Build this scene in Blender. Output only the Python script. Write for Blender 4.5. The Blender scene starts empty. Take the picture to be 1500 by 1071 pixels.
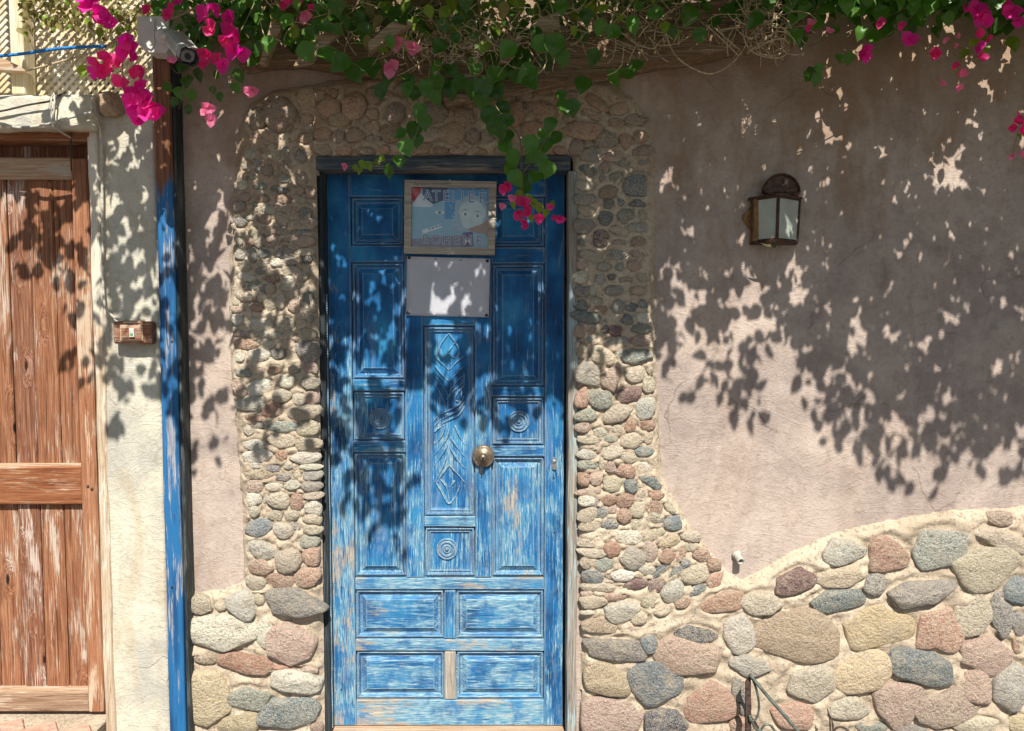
import bpy, bmesh, math, random
import numpy as np
from mathutils import Vector, Matrix, noise
R = math.radians
random.seed(7); rng = np.random.default_rng(7)
scene = bpy.context.scene
COL = scene.collection

# ------------------------------------------------------------------ camera, world, sun, exposure
TH = R(3.4); F = 1160.0; DIST = 2.9
ct, st = math.cos(TH), math.sin(TH)
def _ray(px, py):
    a = (px - 750) / F; b = -(py - 535.5) / F
    return Vector((a, ct + b * st, -st + b * ct))
_r = _ray(750, 1063)
CZ = -_r.z * DIST / _r.y
def P(px, py, y=0.0):
    r = _ray(px, py); t = (y + DIST) / r.y
    return Vector((r.x * t, y, CZ + r.z * t))
def toPx(x, y, z):
    v = Vector((x, y + DIST, z - CZ))
    d = v.y * ct - v.z * st
    u = v.y * st + v.z * ct
    return 750 + F * v.x / d, 535.5 - F * u / d

cam = bpy.data.cameras.new('camera'); camo = bpy.data.objects.new('camera', cam); COL.objects.link(camo)
camo.location = (0, -DIST, CZ); camo.rotation_euler = (R(90) - TH, 0, 0)
cam.sensor_width = 36; cam.lens = F * 36 / 1500; cam.clip_end = 500; cam.clip_start = 0.05
scene.camera = camo

SUN = Vector((0.075, -0.64, 0.77)).normalized()          # towards the sun
SL_Z = SUN.z / -SUN.y; SL_X = SUN.x / -SUN.y
w = bpy.data.worlds.new('World'); scene.world = w; w.use_nodes = True
nt = w.node_tree; bg = nt.nodes['Background']
sky = nt.nodes.new('ShaderNodeTexSky'); sky.sky_type = 'NISHITA'; sky.sun_disc = False
sky.sun_elevation = math.asin(SUN.z); sky.sun_rotation = math.atan2(SUN.x, SUN.y)
nt.links.new(sky.outputs[0], bg.inputs[0]); bg.inputs[1].default_value = 0.055
sl = bpy.data.lights.new('sun', 'SUN'); sl.energy = 5.0; sl.angle = R(0.42); sl.color = (1.0, 0.955, 0.88)
so = bpy.data.objects.new('sun', sl); COL.objects.link(so)
so.rotation_euler = SUN.to_track_quat('Z', 'Y').to_euler(); so.location = (0, -4, 6)
vs = scene.view_settings; vs.view_transform = 'Standard'; vs.look = 'None'; vs.gamma = 1; vs.use_curve_mapping = False
vs.exposure = 0.62
scene.cycles.max_bounces = 6; scene.cycles.transparent_max_bounces = 8

# ------------------------------------------------------------------ materials
def nodes(m):
    m.use_nodes = True
    return m.node_tree, m.node_tree.nodes['Principled BSDF']
class NT:
    def __init__(s, name, rough=0.8, spec=0.25):
        s.m = bpy.data.materials.new(name); s.t, s.b = nodes(s.m)
        s.b.inputs['Roughness'].default_value = rough
        s.b.inputs['Specular IOR Level'].default_value = spec
        g = s.t.nodes.new('ShaderNodeNewGeometry'); s.pos = g.outputs['Position']
    def L(s, a, b): s.t.links.new(a, b)
    def mapping(s, scale, loc=(0, 0, 0), src=None):
        n = s.t.nodes.new('ShaderNodeMapping'); n.inputs['Scale'].default_value = scale; n.inputs['Location'].default_value = loc
        s.L(src or s.pos, n.inputs[0]); return n.outputs[0]
    def noise(s, scale=(1, 1, 1), sc=1.0, detail=5, rough=0.55, dist=0.0, loc=(0, 0, 0), src=None):
        n = s.t.nodes.new('ShaderNodeTexNoise'); n.inputs['Scale'].default_value = sc
        n.inputs['Detail'].default_value = detail; n.inputs['Roughness'].default_value = rough; n.inputs['Distortion'].default_value = dist
        s.L(s.mapping(scale, loc, src), n.inputs['Vector']); return n.outputs['Fac']
    def voro(s, scale=(1, 1, 1), sc=1.0, feature='F1', loc=(0, 0, 0)):
        n = s.t.nodes.new('ShaderNodeTexVoronoi'); n.feature = feature; n.inputs['Scale'].default_value = sc
        s.L(s.mapping(scale, loc), n.inputs['Vector']); return n.outputs[0]
    def ramp(s, fac, stops, interp='LINEAR'):
        n = s.t.nodes.new('ShaderNodeValToRGB'); n.color_ramp.interpolation = interp
        e = n.color_ramp.elements
        while len(e) < len(stops): e.new(0.5)
        for i, (p, c) in enumerate(stops):
            e[i].position = p
            e[i].color = (c, c, c, 1) if isinstance(c, (int, float)) else tuple(c) + (1,)
        s.L(fac, n.inputs[0]); return n.outputs[0]
    def mix(s, fac, a, b, mode='MIX'):
        n = s.t.nodes.new('ShaderNodeMix'); n.data_type = 'RGBA'; n.blend_type = mode
        for sock, v in ((n.inputs[0], fac), (n.inputs[6], a), (n.inputs[7], b)):
            if hasattr(v, 'is_linked'): s.L(v, sock)
            elif isinstance(v, (int, float)): sock.default_value = v if sock.type == 'VALUE' else (v, v, v, 1)
            else: sock.default_value = tuple(v) + (1,)
        return n.outputs[2]
    def math(s, op, a, b=0.0):
        n = s.t.nodes.new('ShaderNodeMath'); n.operation = op
        for sock, v in ((n.inputs[0], a), (n.inputs[1], b)):
            if hasattr(v, 'is_linked'): s.L(v, sock)
            else: sock.default_value = v
        return n.outputs[0]
    def color(s, c):
        if hasattr(c, 'is_linked'): s.L(c, s.b.inputs['Base Color'])
        else: s.b.inputs['Base Color'].default_value = tuple(c) + (1,)
    def bump(s, h, strength=0.5, dist=0.004):
        n = s.t.nodes.new('ShaderNodeBump'); n.inputs['Strength'].default_value = strength; n.inputs['Distance'].default_value = dist
        s.L(h, n.inputs['Height']); s.L(n.outputs[0], s.b.inputs['Normal'])

def plain(name, c, rough=0.6, metal=0.0, spec=0.3, var=0.25, sc=60):
    k = NT(name, rough, spec); k.b.inputs['Metallic'].default_value = metal
    n = k.noise(sc=sc, detail=6)
    k.color(k.mix(k.ramp(n, [(0.35, 0), (0.65, 1)]), tuple(x * (1 - var) for x in c), tuple(min(1, x * (1 + var)) for x in c)))
    k.bump(n, 0.25, 0.002); return k.m

def axis(v, across, along):
    return (across, across, along) if v else (along, across, across)

def blue_wood(name, vert=True, wear=0.5, wood=0.3, off=0.0):
    k = NT(name, 0.62, 0.3)
    grain = k.noise(axis(vert, 190, 7), detail=9, rough=0.75, dist=0.7, loc=(off, off, off))
    fine = k.noise(axis(vert, 520, 26), detail=4, rough=0.6, loc=(off, 2, off))
    big = k.noise(axis(vert, 17, 4.2), detail=6, rough=0.65, dist=0.8, loc=(off * 2, 0, off))
    big2 = k.noise(axis(vert, 9, 3), detail=6, rough=0.7, loc=(3 + off, 5, 1))
    blue = k.ramp(k.noise((9, 9, 6), detail=4), [(0.3, (0.004, 0.05, 0.15)), (0.5, (0.011, 0.125, 0.32)), (0.7, (0.03, 0.23, 0.44))])
    lightb = k.ramp(fine, [(0.38, (0.04, 0.20, 0.36)), (0.52, (0.17, 0.34, 0.44)), (0.66, (0.52, 0.60, 0.57))])
    sx = k.t.nodes.new('ShaderNodeSeparateXYZ'); k.L(k.pos, sx.inputs[0])
    age_shade = k.math('MULTIPLY', k.math('SUBTRACT', 0.95, sx.outputs[2]), 0.19)  # less wear higher up, partly standing in for deeper shade there
    age_shade = k.math('MINIMUM', age_shade, -0.005)
    wm = k.ramp(k.math('ADD', age_shade, k.math('ADD', k.math('MULTIPLY', grain, 0.72), k.math('MULTIPLY', big, 0.5))), [(0.715 - wear * 0.17, 0), (0.76 - wear * 0.17, 1)])
    keep = k.ramp(k.noise((13, 13, 10), detail=5, rough=0.6, loc=(off + 7, 1, 2)), [(0.5, 1), (0.62, 0.25)])
    c = k.mix(k.math('MULTIPLY', wm, keep), blue, lightb)
    bv = k.t.nodes.new('ShaderNodeBevel'); bv.samples = 4; bv.inputs['Radius'].default_value = 0.007
    gg = k.t.nodes.new('ShaderNodeNewGeometry'); dt = k.t.nodes.new('ShaderNodeVectorMath'); dt.operation = 'DOT_PRODUCT'
    k.L(bv.outputs[0], dt.inputs[0]); k.L(gg.outputs['True Normal'], dt.inputs[1])
    ed = k.ramp(k.math('ADD', dt.outputs['Value'], k.math('MULTIPLY', k.math('SUBTRACT', big, 0.5), 0.35)), [(0.86, 1), (0.97, 0)])
    c = k.mix(k.math('MULTIPLY', ed, k.ramp(age_shade, [(0.0, 0.85), (0.001, 0.85)]) if False else 0.8), c, k.mix(0.4, lightb, (0.62, 0.62, 0.54)))
    woodc = k.ramp(grain, [(0.3, (0.12, 0.10, 0.08)), (0.5, (0.36, 0.31, 0.25)), (0.7, (0.64, 0.60, 0.50))])
    ww = k.ramp(k.math('ADD', k.math('MULTIPLY', age_shade, 0.8), k.math('ADD', k.math('MULTIPLY', big2, 0.8), k.math('MULTIPLY', fine, 0.3))), [(0.73 - wood * 0.25, 0), (0.78 - wood * 0.25, 1)])
    c = k.mix(ww, c, woodc)
    dk = k.ramp(grain, [(0.34, 0), (0.42, 1)])
    c = k.mix(dk, k.mix(0.75, c, (0.012, 0.025, 0.05)), c)
    k.color(c); k.bump(k.math('ADD', grain, k.math('MULTIPLY', fine, 0.5)), 0.9, 0.0035); return k.m

def bare_wood(name, lo, mid, hi, vert=True, pale=0.25, off=0.0, palec=(0.5, 0.42, 0.33), knots=False):
    k = NT(name, 0.7, 0.25)
    src = None
    if knots:
        vn = k.t.nodes.new('ShaderNodeTexVoronoi'); vn.inputs['Scale'].default_value = 1.0; vn.inputs['Randomness'].default_value = 1.0
        k.L(k.mapping(axis(vert, 11, 3.4), (off, 0, off)), vn.inputs['Vector'])
        kd = vn.outputs['Distance']
        ring = k.t.nodes.new('ShaderNodeCombineXYZ')
        amp = k.math('MULTIPLY', k.ramp(kd, [(0.0, 1.0), (0.32, 0.0)]), 0.035)
        k.L(amp, ring.inputs[0]); k.L(amp, ring.inputs[1])
        va = k.t.nodes.new('ShaderNodeVectorMath'); k.L(k.pos, va.inputs[0]); k.L(ring.outputs[0], va.inputs[1]); src = va.outputs[0]
    g = k.noise(axis(vert, 140, 4.5), detail=9, rough=0.74, dist=0.9, loc=(off, off, off), src=src)
    f = k.noise(axis(vert, 380, 10), detail=4, loc=(0, off, 0), src=src)
    b = k.noise(axis(vert, 14, 3.0), detail=5, rough=0.6, dist=0.5, loc=(off, 0, off))
    c = k.ramp(g, [(0.30, lo), (0.5, mid), (0.68, hi)])
    pm = k.ramp(k.math('ADD', k.math('MULTIPLY', b, 0.7), k.math('MULTIPLY', f, 0.5)), [(0.66 - pale * 0.2, 0), (0.72 - pale * 0.2, 1)])
    c = k.mix(pm, c, palec)
    c = k.mix(k.ramp(g, [(0.28, 1), (0.40, 0)]), c, tuple(x * 0.35 for x in lo))
    if knots:
        c = k.mix(k.ramp(kd, [(0.05, 1), (0.10, 0)]), c, tuple(x * 0.45 for x in lo))
    k.color(c); k.bump(k.math('ADD', g, k.math('MULTIPLY', f, 0.5)), 0.9, 0.004); return k.m

def make_plaster(name, a, b2, stain, dirt=0.4, fine=1.0, top_dirt_shade=None):
    k = NT(name, 0.9, 0.12)
    n1 = k.noise(sc=2.2, detail=8, rough=0.62, dist=0.5); n2 = k.noise(sc=9, detail=6, rough=0.6, loc=(4, 4, 4))
    n3 = k.noise(sc=160, detail=5, rough=0.6); st_ = k.noise((6, 6, 1.7), detail=7, rough=0.65, dist=1.6)
    n4 = k.noise(sc=38, detail=7, rough=0.72, dist=1.2)
    c = k.mix(k.ramp(n1, [(0.43, 0), (0.57, 1)]), a, b2)
    c = k.mix(k.math('MULTIPLY', k.ramp(st_, [(0.5, 0), (0.72, 1)]), dirt), c, stain)
    c = k.mix(k.math('MULTIPLY', k.ramp(n2, [(0.48, 0), (0.66, 1)]), 0.4), c, tuple(min(1, x * 1.22) for x in a))
    c = k.mix(k.math('MULTIPLY', k.ramp(n4, [(0.5, 0), (0.64, 1)]), 0.30), c, tuple(x * 0.62 for x in stain))
    cr = k.t.nodes.new('ShaderNodeTexVoronoi'); cr.feature = 'DISTANCE_TO_EDGE'; cr.inputs['Scale'].default_value = 1.9
    ws = k.t.nodes.new('ShaderNodeVectorMath'); ws.operation = 'ADD'
    nn = k.t.nodes.new('ShaderNodeTexNoise'); nn.inputs['Scale'].default_value = 3.0; nn.inputs['Detail'].default_value = 6
    sc_ = k.t.nodes.new('ShaderNodeVectorMath'); sc_.operation = 'SCALE'; sc_.inputs['Scale'].default_value = 0.45
    k.L(k.pos, nn.inputs['Vector']); k.L(nn.outputs['Color'], sc_.inputs[0]); k.L(k.pos, ws.inputs[0]); k.L(sc_.outputs[0], ws.inputs[1]); k.L(ws.outputs[0], cr.inputs['Vector'])
    crack = k.math('MULTIPLY', k.ramp(cr.outputs['Distance'], [(0.0, 1), (0.010, 0)]), k.ramp(n1, [(0.5, 0), (0.6, 1)]))
    c = k.mix(k.math('MULTIPLY', crack, 0.45), c, tuple(x * 0.45 for x in stain))
    if top_dirt_shade:
        # brown dirt and painted warm shade together, growing with height, ragged lower edge
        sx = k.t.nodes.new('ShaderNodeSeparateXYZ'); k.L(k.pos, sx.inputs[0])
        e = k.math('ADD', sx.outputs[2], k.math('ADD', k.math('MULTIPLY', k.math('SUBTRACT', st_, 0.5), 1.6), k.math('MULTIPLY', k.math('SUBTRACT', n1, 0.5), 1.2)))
        c = k.mix(k.math('MULTIPLY', k.ramp(k.math('SUBTRACT', e, 1.85), [(0.0, 0), (0.7, 1)]), 0.62), c, top_dirt_shade)
    if name == 'mortar':
        grit = k.ramp(k.voro((1, 1, 1), 150), [(0.12, 1), (0.3, 0)]); pit = k.ramp(k.noise(sc=75, detail=5, rough=0.7), [(0.36, 1), (0.44, 0)])
        c = k.mix(k.math('MULTIPLY', pit, 0.6), k.mix(k.math('MULTIPLY', grit, 0.35), c, (0.62, 0.56, 0.46)), (0.19, 0.14, 0.10))
        n3 = k.math('ADD', n3, k.math('MULTIPLY', pit, -1.2))
    k.color(c)
    tr_ = k.noise((4.5, 4.5, 9), detail=5, rough=0.55, dist=3.2, loc=(2, 2, 2))
    h = k.math('ADD', k.math('MULTIPLY', n3, 0.35 * fine), k.math('ADD', k.math('MULTIPLY', n4, 0.9), k.math('MULTIPLY', n2, 1.2)))
    h = k.math('ADD', h, k.math('MULTIPLY', k.ramp(tr_, [(0.45, 0), (0.5, 1), (0.58, 0.1)]), 0.24))
    k.bump(k.math('SUBTRACT', h, k.math('MULTIPLY', crack, 0.5)), 0.55, 0.006); return k.m

def make_stone(name):
    k = NT(name, 0.78, 0.25)
    oi = k.t.nodes.new('ShaderNodeObjectInfo')
    add = k.t.nodes.new('ShaderNodeVectorMath'); sc_ = k.t.nodes.new('ShaderNodeMath'); sc_.operation = 'MULTIPLY'; sc_.inputs[1].default_value = 37.0
    k.L(oi.outputs['Random'], sc_.inputs[0]); k.L(k.pos, add.inputs[0]); k.L(sc_.outputs[0], add.inputs[1]); src = add.outputs[0]
    sp = k.noise(sc=260, detail=4, rough=0.6, src=src); sp2 = k.noise(sc=105, detail=5, rough=0.7, src=src); lg = k.noise(sc=22, detail=5, src=src, dist=0.8)
    base = oi.outputs['Color']
    lightc = k.mix(0.62, base, (0.78, 0.72, 0.60)); dark = k.mix(0.75, base, (0.05, 0.045, 0.04), 'MIX')
    dark = k.mix(0.78, base, dark)
    # how speckled it is varies from stone to stone
    amt = k.ramp(oi.outputs['Random'], [(0.0, 0.35), (1.0, 1.0)])
    c = k.mix(k.math('MULTIPLY', k.ramp(sp, [(0.48, 0), (0.56, 1)]), amt), base, lightc)
    c = k.mix(k.math('MULTIPLY', k.ramp(sp2, [(0.36, 1), (0.46, 0)]), amt), c, dark)
    c = k.mix(k.math('MULTIPLY', k.ramp(lg, [(0.44, 0), (0.62, 1)]), 0.6), c, k.mix(0.5, c, (0.62, 0.52, 0.38)))
    vein = k.ramp(k.noise(sc=14, detail=3, dist=2.5, src=src), [(0.485, 0), (0.5, 1), (0.515, 0)])
    c = k.mix(k.math('MULTIPLY', vein, 0.38), c, (0.66, 0.6, 0.5))
    dirt = k.ramp(k.noise(sc=45, detail=6, rough=0.75, src=src, dist=1.2), [(0.38, 1), (0.48, 0)])
    c = k.mix(k.math('MULTIPLY', dirt, 0.5), c, k.mix(0.5, c, (0.10, 0.07, 0.05)))
    smear = k.ramp(k.noise(sc=16, detail=7, rough=0.7, loc=(5, 5, 5)), [(0.57, 0), (0.63, 1)])
    c = k.mix(k.math('MULTIPLY', smear, 0.55), c, (0.50, 0.42, 0.31))
    k.color(c)
    k.bump(k.math('ADD', k.math('MULTIPLY', sp2, 1.6), k.math('ADD', k.math('MULTIPLY', sp, 0.5), k.math('MULTIPLY', lg, 1.4))), 1.0, 0.011); return k.m

def leafy(name, c, trans=0.35, rough=0.42, var=0.5, spec=0.4):
    k = NT(name, rough, spec)
    g = k.t.nodes.new('ShaderNodeNewGeometry'); oi = k.t.nodes.new('ShaderNodeObjectInfo')
    rnd = k.math('FRACT', k.math('ADD', g.outputs['Random Per Island'], oi.outputs['Random']))
    col = k.ramp(rnd, [(0.0, tuple(x * (1 - var) for x in c)), (0.6, c), (1.0, tuple(min(1, x * (1 + var)) for x in c))])
    n = k.noise(sc=70, detail=3)
    col = k.mix(k.ramp(n, [(0.4, 0.0), (0.7, 0.35)]), col, tuple(min(1, x * 1.5) for x in c))
    k.color(col)
    tr = k.t.nodes.new('ShaderNodeBsdfTranslucent'); ms = k.t.nodes.new('ShaderNodeMixShader'); ms.inputs[0].default_value = trans
    hs = k.t.nodes.new('ShaderNodeHueSaturation'); hs.inputs['Value'].default_value = 1.5; hs.inputs['Saturation'].default_value = 1.1
    k.L(col, hs.inputs['Color']); k.L(hs.outputs[0], tr.inputs[0])
    out = k.t.nodes['Material Output']; k.L(k.b.outputs[0], ms.inputs[1]); k.L(tr.outputs[0], ms.inputs[2]); k.L(ms.outputs[0], out.inputs[0])
    k.bump(n, 0.3, 0.002)
    return k.m

def paint_post(name):
    k = NT(name, 0.6, 0.3)
    g = k.noise((110, 110, 4), detail=8, rough=0.7, dist=0.5); f = k.noise((380, 380, 12), detail=4)
    wood = k.ramp(g, [(0.3, (0.07, 0.025, 0.012)), (0.5, (0.20, 0.085, 0.04)), (0.7, (0.36, 0.18, 0.09))])
    blue = k.ramp(k.noise((30, 30, 3), detail=5), [(0.3, (0.010, 0.06, 0.16)), (0.6, (0.02, 0.14, 0.33))])
    grey = k.ramp(f, [(0.4, (0.14, 0.17, 0.22)), (0.62, (0.42, 0.42, 0.44))])
    b = k.noise((24, 24, 3.0), detail=6, rough=0.6)
    blue = k.mix(k.ramp(k.math('ADD', k.math('MULTIPLY', b, 0.6), k.math('MULTIPLY', g, 0.5)), [(0.575, 0), (0.61, 1)]), blue, grey)
    sx = k.t.nodes.new('ShaderNodeSeparateXYZ'); k.L(k.pos, sx.inputs[0])
    edge = k.math('ADD', sx.outputs[2], k.math('MULTIPLY', k.math('SUBTRACT', b, 0.5), 0.5))
    zp = P(240, 262, -0.08).z
    m = k.ramp(k.math('ADD', k.math('MULTIPLY', k.math('SUBTRACT', edge, zp), 8.0), 0.5), [(0.3, 0), (0.7, 1)])
    c = k.mix(m, blue, wood)
    c = k.mix(k.ramp(g, [(0.30, 1), (0.38, 0)]), c, (0.02, 0.015, 0.015))
    k.color(c); k.bump(g, 0.9, 0.004); return k.m

M = {}
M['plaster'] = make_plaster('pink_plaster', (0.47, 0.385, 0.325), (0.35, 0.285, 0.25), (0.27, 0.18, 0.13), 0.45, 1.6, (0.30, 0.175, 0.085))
M['whitewash'] = make_plaster('whitewashed_cement', (0.58, 0.55, 0.44), (0.44, 0.42, 0.36), (0.46, 0.35, 0.21), 0.7)
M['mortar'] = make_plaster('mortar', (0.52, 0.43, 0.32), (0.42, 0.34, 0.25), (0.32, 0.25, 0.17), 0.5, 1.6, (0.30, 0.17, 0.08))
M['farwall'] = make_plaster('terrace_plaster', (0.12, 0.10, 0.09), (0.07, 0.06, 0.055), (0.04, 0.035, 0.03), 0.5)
M['stone'] = make_stone('field_stone')
M['bv'] = blue_wood('blue_paint_on_upright_wood', True, 0.67, 0.15, 0)
M['bvw'] = blue_wood('blue_paint_worn_upright', True, 0.8, 0.45, 3)
M['bh'] = blue_wood('blue_paint_on_level_wood', False, 0.72, 0.3, 1)
M['foot'] = blue_wood('cream_worn_bottom_rail', False, 1.45, 0.65, 13)
M['bl'] = blue_wood('brown_worn_left_stile', True, 0.95, 0.75, 14)
M['mun'] = blue_wood('tan_worn_muntin', True, 1.2, 1.25, 15)
M['bh2'] = blue_wood('grey_blue_rail_paint', False, 1.1, 0.5, 11)
M['bhw'] = blue_wood('blue_paint_worn_to_wood', False, 1.1, 0.65, 5)
M['bpan'] = blue_wood('blue_paint_on_panels', True, 0.72, 0.12, 8)
M['bpanh'] = blue_wood('pale_blue_panel_paint', False, 0.85, 0.25, 9)
M['lint'] = bare_wood('black_blue_lintel_wood', (0.02, 0.03, 0.045), (0.06, 0.08, 0.10), (0.16, 0.16, 0.16), False, 0.1, 2, (0.3, 0.24, 0.18))
M['plank'] = bare_wood('weathered_red_brown_planks', (0.05, 0.02, 0.012), (0.27, 0.108, 0.052), (0.47, 0.27, 0.155), True, 0.02, 0, (0.52, 0.43, 0.34), True)
M['plank2'] = bare_wood('weathered_plank_darker', (0.05, 0.02, 0.013), (0.22, 0.088, 0.046), (0.42, 0.24, 0.15), True, 0.05, 7, (0.55, 0.45, 0.38), True)
M['orange'] = bare_wood('orange_varnished_wood', (0.07, 0.022, 0.01), (0.26, 0.09, 0.035), (0.40, 0.20, 0.10), False, 0.05, 3, (0.5, 0.36, 0.25))
M['orangev'] = bare_wood('orange_varnished_stile', (0.12, 0.04, 0.02), (0.33, 0.14, 0.07), (0.48, 0.28, 0.16), True, 0.08, 4, (0.55, 0.42, 0.3))
M['tanh'] = bare_wood('tan_board', (0.25, 0.14, 0.08), (0.48, 0.32, 0.2), (0.64, 0.5, 0.36), False, 0.2, 6)
M['tanv'] = bare_wood('pale_frame_wood', (0.26, 0.18, 0.11), (0.5, 0.37, 0.25), (0.66, 0.56, 0.42), True, 0.35, 8, (0.68, 0.62, 0.5))
M['brownh'] = bare_wood('dry_brown_rail', (0.10, 0.05, 0.03), (0.30, 0.19, 0.12), (0.50, 0.38, 0.27), False, 0.15, 33)
M['boardw'] = bare_wood('rough_brown_board', (0.12, 0.075, 0.045), (0.34, 0.24, 0.15), (0.5, 0.38, 0.26), False, 0.0, 31)
M['beamw'] = bare_wood('brown_beam_wood', (0.07, 0.04, 0.025), (0.22, 0.14, 0.08), (0.42, 0.29, 0.18), False, 0.0, 12)
M['latt'] = bare_wood('lattice_wood', (0.42, 0.33, 0.18), (0.62, 0.52, 0.32), (0.74, 0.66, 0.48), True, 0.2, 15, (0.75, 0.68, 0.55))
M['greyw'] = bare_wood('grey_jamb_wood', (0.08, 0.07, 0.06), (0.27, 0.24, 0.20), (0.5, 0.45, 0.38), True, 0.2, 17, (0.35, 0.45, 0.45))
M['framew'] = bare_wood('picture_frame_wood', (0.18, 0.14, 0.11), (0.40, 0.35, 0.29), (0.6, 0.56, 0.48), False, 0.1, 19)
M['dark'] = bare_wood('dark_green_grey_batten', (0.008, 0.010, 0.012), (0.03, 0.038, 0.042), (0.09, 0.10, 0.10), True, 0.0, 41, (0.12, 0.13, 0.12))
M['post'] = paint_post('brown_post_painted_blue_below')
M['brass'] = plain('aged_brass', (0.22, 0.17, 0.12), 0.42, 0.7, 0.5, 0.35, 90)
M['steel'] = plain('worn_steel', (0.5, 0.5, 0.48), 0.35, 0.9)
M['iron'] = plain('green_painted_iron', (0.10, 0.12, 0.10), 0.5, 0.2, 0.4, 0.4)
M['rust'] = plain('rusty_iron', (0.07, 0.045, 0.035), 0.7, 0.2, 0.3, 0.5)
M['copper'] = plain('brown_lantern_metal', (0.085, 0.045, 0.03), 0.5, 0.5, 0.4, 0.45, 70)
M['amber'] = plain('amber_lantern_back', (0.23, 0.12, 0.04), 0.6, 0.1, 0.3, 0.4, 50)
M['pane_reflection'] = plain('lantern_reflection_white', (0.80, 0.84, 0.74), 0.25, 0.0, 0.6, 0.08, 12)  # milky white colour stands in for the reflection on the panes
M['whitep'] = plain('white_plastic', (0.62, 0.61, 0.57), 0.4, 0, 0.4, 0.07, 30)
M['blackp'] = plain('black_plastic', (0.012, 0.012, 0.013), 0.25, 0, 0.5, 0.2)
M['greyp'] = plain('grey_plastic', (0.30, 0.30, 0.31), 0.4, 0, 0.4, 0.1)
M['paper'] = plain('white_laminated_sheet', (0.84, 0.84, 0.88), 0.3, 0, 0.4, 0.02, 4)
M['switchb'] = bare_wood('brown_switch_box', (0.10, 0.035, 0.02), (0.26, 0.11, 0.06), (0.42, 0.25, 0.16), False, 0.15, 21)
M['cable'] = plain('pale_cable', (0.46, 0.43, 0.36), 0.6, 0, 0.3, 0.3)
M['dcable'] = plain('dark_wire', (0.06, 0.045, 0.035), 0.6)
M['rope'] = plain('blue_rope', (0.03, 0.20, 0.52), 0.7, 0, 0.2, 0.5, 200)
M['twig'] = plain('dry_twig', (0.46, 0.36, 0.23), 0.8, 0, 0.2, 0.35, 80)
M['stem'] = plain('green_brown_stem', (0.20, 0.17, 0.08), 0.7, 0, 0.2, 0.35, 80)
M['leaf'] = leafy('bougainvillea_leaf', (0.075, 0.185, 0.024), 0.4, 0.35, 0.5, 0.5)
M['leafy'] = leafy('young_yellow_leaf', (0.20, 0.29, 0.03), 0.4, 0.4, 0.4)
M['dry'] = leafy('olive_dry_leaf', (0.20, 0.17, 0.06), 0.35, 0.6, 0.5)
M['mag'] = leafy('magenta_bract', (0.86, 0.06, 0.38), 0.5, 0.55, 0.3, 0.2)
M['red'] = leafy('crimson_bract', (0.88, 0.08, 0.27), 0.5, 0.55, 0.3, 0.2)
M['pink'] = leafy('pink_bract', (0.88, 0.24, 0.40), 0.45, 0.55, 0.25, 0.2)
M['brick'] = plain('terracotta_paver', (0.50, 0.30, 0.22), 0.85, 0, 0.2, 0.25, 40)
M['street'] = make_plaster('dusty_brown_paving', (0.145, 0.13, 0.115), (0.12, 0.11, 0.10), (0.095, 0.085, 0.075), 0.4)
def flat(name, c, rough=0.4): return plain(name, c, rough, 0, 0.3, 0.06, 25)

# ------------------------------------------------------------------ object helpers
def wpos(o):
    v = Vector((0, 0, 0))
    while o is not None:
        v += o.location; o = o.parent
    return v
def thing(name, label, cat, loc, group=None):
    o = bpy.data.objects.new(name, None); COL.objects.link(o); o.location = loc; o.empty_display_size = 0.1
    o['label'] = label; o['category'] = cat; o['kind'] = 'thing'
    if group: o['group'] = group
    return o
def tag(o, label, cat, group=None):
    o['label'] = label; o['category'] = cat; o['kind'] = 'thing'
    if group: o['group'] = group
    return o
def link_mesh(name, me, mat, parent=None, loc=None, kind=None):
    if mat and not me.materials: me.materials.append(mat)
    o = bpy.data.objects.new(name, me); COL.objects.link(o)
    if parent: o.parent = parent
    if loc is not None: o.location = loc
    if kind: o['kind'] = kind
    return o
def obj(name, bm, mat, parent=None, smooth=False, kind=None, origin=None):
    """world-space bmesh -> object; a top-level mesh gets its origin at its own base"""
    me = bpy.data.meshes.new(name)
    if parent is not None: off = wpos(parent)
    elif origin is not None: off = Vector(origin)
    else:
        xs = [v.co for v in bm.verts]
        off = Vector((sum(v.x for v in xs) / len(xs), sum(v.y for v in xs) / len(xs), min(v.z for v in xs)))
    bmesh.ops.translate(bm, verts=bm.verts, vec=-off)
    bmesh.ops.recalc_face_normals(bm, faces=bm.faces)
    bm.to_mesh(me); bm.free()
    if smooth: me.polygons.foreach_set('use_smooth', [True] * len(me.polygons))
    return link_mesh(name, me, mat, parent, None if parent is not None else off, kind)

def box(bm, x0, x1, y0, y1, z0, z1, bev=0.002, jit=0.0, seg=1):
    r = bmesh.ops.create_cube(bm, size=1.0); vs_ = r['verts']
    for v in vs_:
        v.co = Vector(((x0 + x1) / 2 + v.co.x * (x1 - x0), (y0 + y1) / 2 + v.co.y * (y1 - y0), (z0 + z1) / 2 + v.co.z * (z1 - z0)))
        if jit: v.co += Vector((random.uniform(-jit, jit), random.uniform(-jit, jit) * 0.5, random.uniform(-jit, jit)))
    if bev:
        es = list({e for v in vs_ for e in v.link_edges})
        bmesh.ops.bevel(bm, geom=es, offset=bev, segments=seg, affect='EDGES', profile=0.5)
    return bm
def pxbox(l, t, r, b, y0, y1, bev=0.002, jit=0.0, yref=None):
    """a real upright box whose front (y0) spans these picture limits"""
    yr = y0 if yref is None else yref
    pm = (t + b) / 2; xm = (l + r) / 2
    a = P(l, pm, yr); c = P(r, pm, yr); d = P(xm, t, yr); e = P(xm, b, yr)
    return box(bmesh.new(), a.x, c.x, y0, y1, e.z, d.z, bev, jit)
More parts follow.
